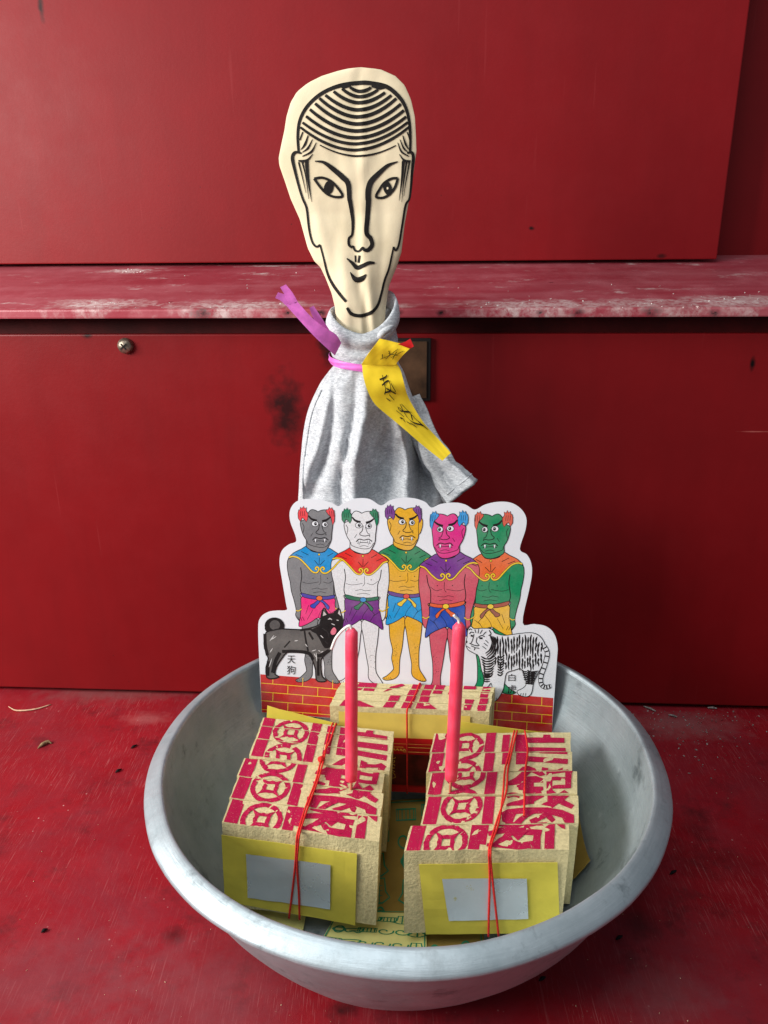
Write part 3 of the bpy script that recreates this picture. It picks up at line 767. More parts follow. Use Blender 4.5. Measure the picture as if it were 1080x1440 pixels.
# brick plinth
P = Print()
BL = [(366, 948), (470, 956), (575, 965), (690, 974), (778, 981.5)]
P.poly(BL+[(776, 1034.5), (368.3, 1001.6)], ik(196, 30, 30))
def by(x_, k):  # brick course k (0 top..5 bottom) at column x
    t = (x_-366)/(778-366); top = 948+(981.5-948)*t; bot = 1001.6+(1034.5-1001.6)*t
    return top+(bot-top)*k/4.35
for k in range(1, 5): P.stroke([(367, by(367, k)), (570, by(570, k)), (777, by(777, k))], .9, YL, 0)
for k in range(5):
    for i in range(12):
        x_ = 366+(i*42+(21 if k % 2 else 0)+18)
        if x_ < 777: 
            y2 = by(x_, k+1) if k < 4 else by(x_, 4.35)
            P.stroke([(x_, by(x_, k)), (x_-.4, y2)], .9, YL, 0)
P.build('printed_brick_wall', cpx, card)
# the five figures, one template
def figure(cx, cyoff, sc, mir, col, lay0, ear2=False, legs=True):
    skin, body, hair, cape, belt, buck, rib, shorts = col
    P = Print(lambda x_, y_: (cx+(-x_ if mir else x_)*sc/4.909, cyoff+690+425/4.909+(y_-425)*sc/4.909)); P.lay = lay0
    pol, st = P.poly, P.stroke
    W_ = 5
    def filled(pts, m, wd=W_, sm=4): pol(pts, m, sm); st(pts, wd, BK, sm, True)
    # legs and feet
    for k, L in enumerate(([(-112, 870), (-105, 960), (-100, 1040), (-82, 1120), (-88, 1180), (-76, 1240), (-80, 1262), (-120, 1300), (-150, 1318), (-125, 1332), (-70, 1322), (-38, 1290), (-34, 1240), (-30, 1180), (-14, 1100), (-4, 1000), (2, 900)],
                           [(8, 900), (16, 1010), (36, 1140), (50, 1220), (50, 1285), (72, 1318), (120, 1340), (150, 1335), (135, 1305), (105, 1255), (100, 1200), (102, 1120), (112, 1050), (122, 950), (122, 860)])):
        filled(L, body)
    rnd = random.Random(int(cx))
    for k in range(14):
        x_, y_ = rnd.uniform(-80, -45), rnd.uniform(1080, 1230); st([(x_, y_), (x_+5, y_+3)], 2.5, BK, 0, False, False)
        x_, y_ = rnd.uniform(58, 95), rnd.uniform(1080, 1230); st([(x_, y_), (x_+5, y_+3)], 2.5, BK, 0, False, False)
    for k in range(4): st([(-138+k*14, 1316-k*2), (-132+k*14, 1326)], 2.5, BK, 0, False, False); st([(98+k*12, 1330), (104+k*12, 1338)], 2.5, BK, 0, False, False)
    # torso and arms
    filled([(-190, 470), (-208, 520), (-200, 590), (-188, 640), (-180, 700), (-160, 770), (-146, 835), (-150, 870), (-128, 905), (-100, 925), (-84, 900), (-95, 860), (-108, 830), (-100, 770), (-106, 715),
            (115, 730), (122, 760), (118, 830), (122, 880), (150, 895), (168, 860), (172, 800), (180, 720), (192, 640), (192, 560), (180, 490), (120, 440), (-90, 420)], body)
    pol([(-110, 640), (115, 640), (114, 745), (-104, 736)], body)
    st([(-115, 540), (-108, 600), (-118, 680), (-108, 725)], 6, BK); st([(140, 545), (132, 600), (115, 650), (114, 730)], 6, BK)
    st([(-105, 640), (-60, 650), (10, 640)], 3, BK); st([(40, 640), (80, 648), (115, 625)], 3, BK); st([(22, 590), (24, 640), (10, 660)], 3, BK)
    st([(-40, 690), (0, 682), (25, 690), (70, 686)], 3, BK); st([(-30, 715), (20, 708), (60, 716)], 3, BK)
    P.disc((-30, 615), 3.5, 3.5, BK); P.disc((70, 615), 3.5, 3.5, BK)
    # shorts, belt
    filled([(-104, 738), (10, 748), (115, 752), (122, 800), (140, 880), (150, 958), (110, 930), (60, 905), (5, 888), (-40, 915), (-90, 940), (-128, 945), (-118, 880), (-112, 810)], shorts, W_, 3)
    st([(60, 800), (20, 850), (5, 888)], 3, BK); st([(95, 850), (60, 905)], 3, BK); st([(-60, 800), (-80, 860)], 3, BK); st([(-30, 830), (-70, 900)], 3, BK)
    st([(120, 840), (80, 870)], 3, BK); st([(40, 790), (90, 850)], 3, BK)
    filled([(-108, 716), (-50, 730), (10, 738), (70, 738), (116, 730), (116, 752), (60, 762), (0, 762), (-60, 754), (-104, 740)], belt, 4, 2)
    filled([(4, 764), (-20, 785), (-48, 800), (-44, 815), (-20, 822), (-8, 805), (18, 778)], rib, 4, 2); filled([(18, 772), (45, 790), (60, 818), (74, 832), (84, 815), (70, 795), (34, 764)], rib, 4, 2)
    P.disc((14, 752), 24, 19, BK); P.disc((14, 752), 20, 15, buck)
    # bracelet
    st([(-148, 836), (-130, 840), (-106, 826)], 9, BK); st([(-147, 836), (-130, 840), (-107, 826)], 6, YL); st([(122, 820), (145, 832), (170, 822)], 9, BK); st([(123, 820), (145, 832), (169, 822)], 6, YL)
    for k in range(3): st([(-136+k*16, 880), (-122+k*16, 908)], 3, BK, 0)
    # cape
    filled([(-72, 392), (-110, 412), (-165, 440), (-200, 478), (-165, 468), (-125, 482), (-80, 522), (-35, 568), (-5, 578), (14, 560), (34, 578), (66, 578), (110, 545), (150, 502), (186, 492), (178, 470), (122, 432), (72, 404), (50, 432), (0, 436), (-45, 424)], cape, W_, 3)
    tr = [(-196, 470), (-165, 464), (-125, 478), (-80, 520), (-38, 566), (-8, 576), (8, 562), (10, 545), (-4, 536), (-14, 548), (-4, 556)]
    tr2 = [(184, 486), (150, 500), (110, 543), (68, 576), (40, 578), (24, 564), (24, 546), (38, 537), (48, 548), (38, 557)]
    for q in (tr, tr2): st(q, 14, BK); st(q, 9, YL)
    for a, b in (((-20, 490), (8, 525)), ((14, 470), (12, 525)), ((50, 490), (18, 525)), ((-110, 430), (-60, 455)), ((110, 440), (70, 462)), ((-150, 450), (-100, 470)), ((150, 465), (105, 485))): st([a, b], 4, BK)
    P.disc((12, 450), 9, 9, BK); P.disc((12, 450), 6, 6, YL)
    # head
    filled([(-60, 158), (-38, 140), (-12, 146), (4, 155), (24, 146), (60, 142), (90, 160), (108, 200), (106, 250), (100, 300), (96, 350), (78, 392), (52, 428), (0, 434), (-72, 402), (-76, 352), (-96, 318), (-112, 270), (-116, 225), (-84, 205)], skin, W_, 3)
    if ear2: filled([(100, 235), (122, 215), (126, 260), (112, 310), (98, 318)], skin, 4, 3)
    st([(-72, 355), (-60, 380), (10, 400), (60, 395), (88, 360)], 4, BK)
    st([(-104, 235), (-92, 260), (-98, 300)], 4, BK)
    def tuft(q):
        filled(q, hair, 4, 0)
    tuft([(-132, 200), (-134, 165), (-128, 140), (-122, 145), (-116, 122), (-106, 134), (-96, 116), (-90, 134), (-76, 126), (-78, 148), (-64, 168), (-66, 205), (-76, 226), (-92, 205), (-104, 196), (-118, 222)])
    tuft([(58, 152), (66, 138), (74, 142), (82, 122), (90, 136), (100, 126), (106, 142), (116, 146), (120, 180), (118, 220), (106, 248), (98, 215), (92, 190), (76, 176)])
    for x_ in (-118, -104, -90): st([(x_, 150), (x_+4, 185)], 3, BK, 0)
    for x_ in (84, 98, 110): st([(x_, 150), (x_+4, 190)], 3, BK, 0)
    st([(-62, 182), (-40, 205), (-4, 218)], [10, 14, 18], BK); st([(90, 192), (66, 210), (34, 222)], [10, 14, 18], BK)
    for ex, ey, rx, ry in ((-16, 238, 22, 17), (52, 243, 18, 17)):
        P.disc((ex, ey), rx+4, ry+4, BK); P.disc((ex, ey), rx, ry, WH); P.disc((ex+4, ey), 10, 12, BK); P.disc((ex+7, ey-4), 3, 3, WH)
    st([(14, 240), (8, 275), (-10, 296), (2, 308), (30, 312), (56, 306), (60, 318)], 5, BK); st([(30, 250), (44, 290), (62, 300)], 4, BK); st([(-30, 300), (-46, 325)], 3, BK)
    st([(-34, 352), (-14, 334), (20, 340), (52, 334), (76, 350)], 6, BK); st([(-28, 362), (14, 356), (66, 362)], 4, BK); st([(-10, 385), (20, 378), (50, 386)], 3, BK)
    for x_ in (-14, 50): pol([(x_-7, 344), (x_+9, 344), (x_+1, 372)], WH); st([(x_-7, 344), (x_+1, 372), (x_+9, 344)], 3, BK, 0)
    P.build('printed_figure', cpx, card, .0000025, .00014)
GREY = ik(122, 122, 126)
fy = 781.7
figure(446.3, 779.6-fy, 1.0, False, (GREY, GREY, ik(226, 60, 70), ik(20, 140, 206), ik(66, 56, 160), ik(232, 106, 30), ik(50, 70, 180), ik(232, 40, 124)), 2)
figure(571-2.4, 776.9-fy, 1.0, False, (ik(226, 170, 40), ik(226, 170, 40), ik(120, 60, 140), ik(20, 130, 84), ik(96, 52, 140), ik(220, 52, 40), ik(236, 200, 60), ik(20, 150, 214)), 4, True)
figure(690.3+2.4, 788.4-fy, 1.045, True, (ik(18, 138, 90), ik(18, 138, 90), ik(216, 84, 60), ik(232, 106, 50), ik(170, 80, 60), ik(240, 204, 60), ik(156, 84, 66), ik(236, 184, 50)), 6)
figure(507.8, 0, 1.0, False, (ik(222, 222, 226), ik(222, 222, 226), ik(20, 124, 86), ik(222, 40, 34), ik(14, 106, 76), ik(30, 140, 206), ik(20, 110, 80), ik(112, 34, 130)), 40)
figure(627.5+2.4, 788-fy, 1.045, True, (ik(220, 40, 134), ik(206, 82, 102), ik(40, 150, 220), ik(116, 40, 140), ik(226, 96, 56), ik(240, 204, 60), ik(232, 100, 50), ik(34, 76, 176)), 42)
# dog
P = Print(lambda x_, y_: c6(x_, y_)); P.lay = 120
DG = ik(86, 82, 82); D2 = ik(50, 46, 48)
P.disc((152, 195), 68, 58, BK); P.poly([(95, 180), (120, 145), (150, 140), (195, 150), (222, 190), (205, 235), (160, 255), (105, 240), (85, 215)], BK, 2); P.disc((155, 190), 36, 34, DG)
dog = [(96, 240), (150, 225), (200, 216), (330, 222), (400, 210), (465, 185), (474, 130), (486, 85), (500, 76), (520, 112), (560, 110), (596, 72), (610, 110), (622, 150), (620, 195), (600, 240), (572, 290), (548, 352), (500, 396), (474, 430), (474, 500), (484, 548), (512, 574), (470, 582), (440, 566), (436, 500), (414, 430), (388, 392), (310, 378), (245, 374), (200, 425), (165, 480), (156, 530), (186, 548), (140, 560), (100, 552), (94, 480), (110, 420), (84, 350), (82, 290)]
P.poly(dog, DG, 2); P.stroke(dog, 9, BK, 2, True)
P.poly([(468, 190), (474, 130), (488, 84), (520, 112), (560, 110), (596, 74), (612, 112), (622, 152), (618, 195), (600, 240), (570, 290), (545, 340), (500, 350), (470, 300), (440, 250), (400, 225)], BK, 2)
P.poly([(486, 128), (492, 92), (512, 118)], ik(200, 190, 190)); P.poly([(590, 110), (600, 82), (612, 128)], ik(200, 190, 190))
for q, wd in (([(205, 372), (300, 372), (390, 384), (420, 430)], 22), ([(190, 380), (160, 440), (140, 520)], 26), ([(360, 230), (370, 300), (385, 370)], 12), ([(260, 300), (220, 345)], 10), ([(86, 250), (90, 330), (104, 400)], 22), ([(440, 400), (470, 400), (530, 365)], 24), ([(455, 420), (455, 540)], 18), ([(330, 225), (410, 215)], 16), ([(390, 240), (420, 290)], 14), ([(110, 440), (106, 540)], 22)): P.stroke(q, wd, BK)
for a, b in (((120, 300), (150, 260)), ((130, 290), (165, 268)), ((120, 380), (140, 350)), ((115, 480), (135, 420)), ((290, 300), (315, 296)), ((365, 320), (380, 340)), ((410, 370), (440, 360)), ((440, 380), (445, 440)), ((425, 385), (438, 410)), ((470, 380), (490, 370)), ((520, 150), (545, 145)), ((530, 140), (550, 155)), ((580, 155), (596, 158)), ((545, 180), (570, 190)), ((455, 365), (470, 372)), ((470, 260), (490, 280))): P.stroke([a, b], [2, 7, 2], ik(210, 208, 208))
P.poly([(540, 235), (562, 205), (580, 225), (570, 252), (548, 256)], ik(226, 120, 140), 3)
P.stroke([(480, 210), (520, 240), (530, 280)], 5, D2); P.stroke([(500, 300), (520, 320)], 5, D2)
P.build('printed_dog', cpx, card, .0000025, .00014)
# tiger
P = Print(lambda x_, y_: c7(x_, y_)); P.lay = 120
TG = [(460, 212), (480, 190), (500, 205), (550, 203), (598, 204), (625, 215), (640, 235), (700, 250), (780, 240), (870, 232), (920, 245), (955, 280), (972, 330), (965, 400), (945, 460), (918, 510), (894, 560), (880, 630), (850, 655), (800, 645), (785, 618), (820, 600), (845, 570), (832, 510), (810, 470), (760, 482), (715, 500), (702, 560), (692, 610), (668, 655), (640, 684), (606, 672), (608, 645), (620, 600), (612, 565), (590, 590), (556, 590), (568, 545), (548, 470), (532, 390), (500, 368), (462, 345), (446, 310), (455, 260)]
P.poly(TG, WH, 3); P.stroke(TG, 5, BK, 3, True)
tail = [(962, 320), (984, 370), (966, 450), (942, 520), (944, 572), (972, 592), (1008, 584)]
P.stroke(tail, [34, 32, 32, 32, 30, 30, 26], BK); P.stroke(tail, [26, 24, 24, 24, 22, 22, 18], WH)
tq = cr(tail, 4)
for i in range(1, len(tq)-1, 2):
    d = tq[i+1]-tq[i-1]; l = math.hypot(*d); nx, ny = -d[1]/l*13, d[0]/l*13
    P.stroke([(tq[i][0]-nx, tq[i][1]-ny), (tq[i][0]+nx, tq[i][1]+ny)], 9, BK)
rnd = random.Random(11)
def stripe(q, w0=5): P.stroke([(a_+rnd.uniform(-2, 2), b_) for a_, b_ in q], [5, w0*2.7, w0*1.7, w0*2.7, w0*1.8, 5], BK, 4)
for i in range(18):
    x_ = 632+i*18.8
    top = 252 if x_ < 780 else (240 if x_ < 900 else 240+(x_-900)*1.0); bot = 486-(x_-628)*.02 if x_ < 830 else 500-(x_-830)*.25
    lean = 10-24*(i/20)
    ya = top+4+(0 if i % 2 else 16)
    cut = rnd.uniform(.35, .7); segs = [(ya, ya+(bot-ya)*cut), (ya+(bot-ya)*cut+rnd.uniform(5, 14), bot-rnd.uniform(0, 40))]
    for a_, b_ in segs:
        fx = lambda y_: x_+lean*math.sin((y_-top)/(bot-top)*2.6)+rnd.uniform(-2.5, 2.5)
        stripe([(fx(a_+(b_-a_)*e), a_+(b_-a_)*e) for e in (0, .2, .4, .6, .8, 1)], 5)
for i in range(8):
    y_ = 388+i*17
    stripe([(545+i*4, y_), (575, y_+16), (610, y_+13), (640-i*2, y_-6)], 4.5); stripe([(655, y_-2), (675, y_+8), (700-i, y_-8)], 4)
    if i < 5: stripe([(560, 495+i*13), (580, 503+i*13), (604, 500+i*13)], 4)
for i in range(8): stripe([(850-i*2, 480+i*12), (880, 492+i*11), (925-i*5, 484+i*12)], 5)
for i in range(5): stripe([(816+i*4, 480+i*14), (835, 490+i*13), (850, 486+i*13)], 4)
for i in range(4): stripe([(606+i*11, 246+i*5), (618+i*12, 290+i*6), (606+i*10, 340+i*9), (575+i*6, 368+i*14)], 4.5)
for q, wd in (([(470, 240), (480, 228), (500, 232)], 6), ([(478, 250), (492, 254)], 12), ([(528, 262), (550, 250), (570, 258)], 6), ([(535, 268), (556, 268)], 12), ([(500, 240), (490, 280), (480, 300)], 5), ([(520, 262), (515, 290), (528, 310)], 5),
              ([(470, 300), (490, 310), (520, 318), (535, 312)], 6), ([(480, 318), (505, 330), (500, 348)], 5), ([(505, 330), (535, 335)], 5), ([(450, 320), (475, 335)], 4), ([(505, 210), (512, 232)], 5), ([(530, 208), (526, 236)], 5), ([(555, 212), (540, 238)], 5), ([(580, 225), (560, 245)], 5),
              ([(600, 215), (612, 240), (596, 250)], 6), ([(575, 280), (595, 300)], 4), ([(565, 300), (590, 320)], 4), ([(555, 320), (580, 340)], 4), ([(466, 215), (475, 205), (486, 214)], 5), ([(455, 285), (450, 300)], 5)): P.stroke(q, wd, BK)
for k in range(3): P.stroke([(622+k*14, 660), (618+k*14, 680)], 3, BK, 0); P.stroke([(810+k*16, 630), (806+k*16, 648)], 3, BK, 0)
P.build('printed_tiger', cpx, card, .0000025, .00014)
# lettering
def put_text(ch, cx, cy, s_, name):
    T = glyph(ch)
    P = Print(); P.lay = 4; k = P.mi(BK)
    for t in T: P.t.append(([(cx+(p[0]-.5)*s_, cy+(p[1]-.5)*s_) for p in t], k, 150))
    if T: P.build(name, cpx, card, .0000025, .00014)
put_text('天', *c6(268, 428), 11, 'lettering'); put_text('狗', *c6(268, 500), 12, 'lettering')
put_text('白', *c7(750, 528), 10, 'lettering'); put_text('虎', *c7(750, 605), 12, 'lettering')

# ================================================================== effigy: shirt body, collar, paper head
YF = .730
fig = thing('paper_effigy', (ony(512, 700, YF).x, YF-.02, .06), 'effigy with flat paper head and grey jersey shirt body behind the card', 'effigy')
def X(px, py, Y=YF): return ony(px, py, Y).x
def Zz(py, Y=YF): return ony(512, py, Y).z
# shirt body
rowspec = [(500, 474, 560), (510, 472, 560), (522, 462, 566), (540, 449, 573), (575, 433, 586), (610, 426, 593), (650, 422, 606), (700, 420, 620), (760, 420, 616), (840, 424, 600), (930, 438, 584), (985, 452, 570)]
rr = cr(rowspec, 7); NA = 160
rows = []
for k, (py, xl, xr) in enumerate(rr):
    z = Zz(py); zc = max(0, min(1, (z-.06)/.24)); yc = .694+(YF-.694)*zc
    x0, x1 = X(xl, py), X(xr, py); cx, hw = (x0+x1)/2, (x1-x0)/2
    t = max(0, (py-510)/200); amp = min(1.0, t*1.5); hd = .023+.013*min(1, t)
    if py > 720: hd = .0265-.002*min(1, (py-720)/200)
    row = []
    for j in range(NA):
        a = 2*math.pi*j/NA
        fold = .0
        # long drapes radiating from the tie
        for kk, ph, am, tw in ((5, .4, .17, .5), (8, 1.9, .10, -.7), (13, .2, .055, .9), (3, 2.4, .08, .2)):
            fold += am*math.cos(kk*a+ph+tw*t)
        fold = amp*fold*(1 if py < 720 else .5)
        gather = .06*(math.cos(17*a+2.3*math.sin(2*a))+.6*math.cos(9*a+1))*math.exp(-((py-520)/22)**2)*.6
        nz = .06*amp*mnoise.noise(V((math.cos(a)*1.6, math.sin(a)*1.6, z*16)))+.02*mnoise.noise(V((math.cos(a)*5, math.sin(a)*5, z*45)))
        s = 1+fold*.35+gather+nz
        px_ = 512+(cx+hw*math.cos(a)-X(512, py))*F/YF
        dsp = 0.0
        if math.sin(a) < .3:
            tt = min(1.3, max(0, (py-512)/190))
            for xt, xb, wd, am in ((474, 426, 9, .004), (480, 441, 7, -.006), (492, 462, 17, .006), (500, 482, 7, -.006), (513, 503, 14, .014), (530, 545, 22, -.017), (548, 577, 9, .006), (554, 600, 13, -.026)):
                xc = xt+(xb-xt)*tt**.8+6*math.sin(py*.03+xt); dsp += am*min(1, tt*1.6)*math.exp(-((px_-xc)/(wd*(.45+.55*min(1, tt))))**2)
            rg = 1-abs(mnoise.noise(V((px_*.035+py*.012, py*.016-px_*.01, 7))))*2.2; rg2 = 1-abs(mnoise.noise(V((px_*.07-py*.03, py*.03, 3))))*2.2
            dsp += min(1, tt*2)*(.0042*max(0, rg)**3+.0018*max(0, rg2)**3)
            dsp *= (1 if py < 690 else max(.2, 1-(py-690)/40))
        sx = 1+(s-1)*.35
        row.append((cx+hw*sx*math.cos(a), yc+hd*s*math.sin(a)-dsp, z))
    rows.append(row)
v, f = grid(rows, True)
body = pyobj('shirt_body', v, f, M_jersey, fig, True)
f2 = body.data
# collar: rolled jersey neck, open at the top
rows = []; NA = 96
def coltop(a):  # pixel row of the rim for angle a (0=right, -90deg = front)
    s, c = math.sin(a), math.cos(a)
    front = max(0, -s); back = max(0, s)
    return 440+25*front**1.3-6*(-c if c < 0 else 0)-20*(c if c > 0 else 0)*(1-.6*front)-26*back*(.6+.4*c)
for k in range(26):
    e = k/20
    row = []
    for j in range(NA):
        a = 2*math.pi*j/NA; pt_ = coltop(a); 
        ee = min(e, 1); py = 516+(pt_-516)*ee
        if e > 1: py = pt_+(e-1)*95
        hwp = 42.5+8.0*math.exp(-((ee-.78)/.20)**2)+4.5*math.exp(-((ee-.36)/.12)**2)-1.5*math.exp(-((ee-.56)/.05)**2)+2.0*mnoise.noise(V((math.cos(a)*1.5, math.sin(a)*1.5, ee*4)))-2.2*math.exp(-((ee-.0)/.12)**2)
        if e > 1: hwp -= 3.2+4*(e-1)
        elif e > .93: hwp -= 1.4*(e-.93)/.07
        hw = hwp/F*YF*1.02; cxp = 512+(ee*-1.5)
        row.append((X(cxp, 480)+hw*math.cos(a), YF+hw*.74*math.sin(a), Zz(py)))
    rows.append(row)
v, f = grid(rows, True)
pyobj('collar', v, f, M_jersey, fig, True)
# fold of the roll on the right of the neck
bm = bmesh.new()
tube(bm, cr([ony(532, 476, YF-.0345), ony(538, 468, YF-.036), ony(546, 463, YF-.034), ony(553, 458, YF-.029)], 4), [.0012, .0022, .003, .003, .0032, .003, .003, .003, .0028, .0026, .002, .0016, .001][:13], 8)
bmobj('collar_fold', bm, M_jersey, fig, True)
# sleeve hanging to the right
path = [(574, 560, .735), (589, 598, .730), (609, 638, .722), (630, 670, .716), (649, 694, .711)]
wid = [.011, .0115, .0125, .0145, .0185]
sp = cr([(*ony(p[0], p[1], p[2]), w_) for p, w_ in zip(path, wid)], 7)
rows = []; NA = 48
n = len(sp)
for i, q in enumerate(sp):
    c = V(q[:3]); tg = (V(sp[min(i+1, n-1)][:3])-V(sp[max(i-1, 0)][:3])).normalized()
    side = tg.cross(V((0, 1, 0))).normalized(); dep = side.cross(tg).normalized()
    row = []
    for j in range(NA):
        a = 2*math.pi*j/NA
        s = 1+.20*math.cos(4*a+.6+i*.09)+.13*math.cos(7*a+2-i*.06)+.42*mnoise.noise(V((math.cos(a)*1.7, math.sin(a)*1.7, i*.17)))
        if i > n-5: s *= 1.04
        row.append(c+side*(q[3]*s*math.cos(a))+dep*(q[3]*.62*s*math.sin(a)))
    rows.append(row)
last = rows[-1]; cen = sum((V(p) for p in last), V())/NA; tg = (V(sp[-1][:3])-V(sp[-4][:3])).normalized()
rows.append([V(p)+(cen-V(p))*.10-tg*.001 for p in last]); rows.append([V(p)+(cen-V(p))*.16-tg*.02 for p in last]); rows.append([V(p)+(cen-V(p))*.5-tg*.04 for p in last])
v, f = grid(rows, True); sl = pyobj('sleeve', v, f, M_jersey, fig, True)
# hem ring on the sleeve end
bm = bmesh.new()
hr = rows[n-4]; tube(bm, [V(p) for p in hr]+[V(hr[0])], .0006, 6, False); bmobj('hem_seam', bm, M_jersey, sl, True)
# side seam on the shirt
bm = bmesh.new(); pts = []
for k in range(22, 52): pts.append(V(rows[0][0]) if False else V(body.data.vertices[k*160+92].co))
tube(bm, [p+V((-.0003, -.0006, 0)) for p in pts], .0008, 6); bmobj('side_seam', bm, M_jersey, body, True)

# paper head
YH = .729
LEFT = [(507.8, 95), (492, 96), (477.8, 99), (453, 106.7), (433, 116.7), (417.8, 129), (408.9, 144), (403, 164), (400, 184), (395.6, 204), (392, 222), (393, 233), (400, 253), (409, 280), (422, 309), (433, 349), (442, 367), (451, 376), (458, 391), (466.7, 413), (471, 431), (473, 451), (474, 475), (475, 500)]
RIGHT = [(507.8, 95), (522, 96), (535.6, 97.8), (555.6, 106.7), (569, 120), (577.8, 140), (583.3, 164), (584.9, 191), (585.6, 213), (581, 247), (575.6, 280), (569, 315), (564.4, 355), (558, 375), (547, 402), (543, 429), (541, 455), (540, 475), (539, 500)]
def at_y(side, y_):
    ys = [p[1] for p in side]; xs_ = [p[0] for p in side]; return float(np.interp(y_, ys, xs_))
def bulge(px, py):
    l, r = at_y(LEFT, py), at_y(RIGHT, py)
    hw = max(1, (r-l)/2); u = max(-1, min(1, (px-(l+r)/2)/hw))
    t = max(0, min(1, (py-95)/405))
    low = max(0, min(1, (py-300)/130))
    b = (.0022+.0022*math.sin(math.pi*min(1, t*1.2))+.0115*low)*math.sqrt(max(0, 1-u*u*.98))
    # centre crease and folds of the gathered lower part
    b += (.0009*math.exp(-((px-510)/4.0)**2) - .0007*math.exp(-((px-498)/10.0)**2) - .0006*math.exp(-((px-540)/14.0)**2))*min(1, (py-95)/40)
    b += low*(.0022*math.exp(-((px-(520+(py-400)*.10))/7)**2)-.0030*math.exp(-((px-(508+(py-400)*.16))/7)**2)+.0018*math.exp(-((px-(485+(py-400)*.05))/8)**2)-.0016*math.exp(-((px-(535-(py-400)*.05))/6)**2))*(1-u*u)
    mid = math.exp(-((py-330)/60)**2)
    b += mid*.0020*math.exp(-((px-(452+(py-330)*.25))/9)**2)*(1-u*u)
    b += .0016*mnoise.noise(V((px*.022, py*.009, 2)))*(1-u*u)+.0009*mnoise.noise(V((px*.06, py*.03, 5)))*(1-u*u)
    return b
ys_ = [95.05, 95.5, 96.5, 98, 100, 103, 107]+[111+i*4 for i in range(98)]
NU = 60; front = []; back = []
for y_ in ys_:
    l, r = at_y(LEFT, y_), at_y(RIGHT, y_)
    fr_, bk_ = [], []
    for i in range(NU+1):
        u = -math.cos(math.pi*i/NU); px = (l+r)/2+(r-l)/2*u
        p = ony(px, y_, YH); b = bulge(px, y_)
        low = max(0, min(1, (y_-330)/120))
        fr_.append(V((p.x, YH-b, p.z))); bk_.append(V((p.x, YH+.0007+(.012*low)*math.sqrt(max(0, 1-u*u)), p.z)))
    front.append(fr_); back.append(bk_)
v1, f1 = grid(front); v2, f2 = grid(back)
nn = len(v1); f_all = f1+[tuple(reversed([i+nn for i in q])) for q in f2]
nr_, nc_ = len(front), NU+1
for i in range(nr_-1):
    f_all.append((i*nc_, (i+1)*nc_, nn+(i+1)*nc_, nn+i*nc_)); f_all.append(((i+1)*nc_+NU, i*nc_+NU, nn+i*nc_+NU, nn+(i+1)*nc_+NU))
for j in range(NU): f_all.append((j+1, j, nn+j, nn+j+1))
head = pyobj('paper_head', v1+v2, f_all, M_head, fig, True)
P = Print(lambda x_, y_: (380+x_/4.5, 80+y_/4.5))
K = M_black
def hs(pts, wd, n=10): P.stroke(pts, [q_*1.07 for q_ in wd] if isinstance(wd, list) else wd*1.07, K, n)
def c2(*q): return [(x_, y_+810) for x_, y_ in q]
hs([(182, 612), (176, 500), (190, 400), (240, 310), (330, 232), (440, 186), (560, 168), (640, 170), (740, 194), (820, 262), (860, 332), (880, 420), (886, 520), (884, 612)], [14, 16, 18, 20, 22, 24, 26, 26, 24, 20, 18, 16, 14])
for yc, l, r, wd in ((222, (505, 196), (638, 196), 20), (256, (455, 205), (682, 210), 20), (294, (402, 222), (726, 228), 21), (339, (350, 245), (766, 245), 21), (383, (312, 265), (797, 265), 21), (428, (285, 298), (826, 300), 21), (472, (252, 335), (846, 340), 21), (515, (228, 378), (860, 380), 20), (553, (206, 418), (870, 415), 18), (592, (192, 448), (878, 445), 17), (630, (315, 560), (795, 562), 12)):
    q = []
    for i in range(17):
        s_ = -1+2*i/16; x_ = (l[0]+r[0])/2+(r[0]-l[0])/2*s_; e = l[1]+(r[1]-l[1])*(s_+1)/2
        q.append((x_, e+(yc-e)*(1-abs(s_)**1.9)))
    hs(q, [wd*.8, wd*1.0, wd*1.08, wd*1.08, wd*1.0, wd*.8] if yc < 600 else [6, 10, 13, 10, 6], 3)
P.poly([(440, 190), (510, 172), (505, 195), (460, 206)], K); P.poly([(640, 172), (740, 200), (690, 212), (640, 195)], K)
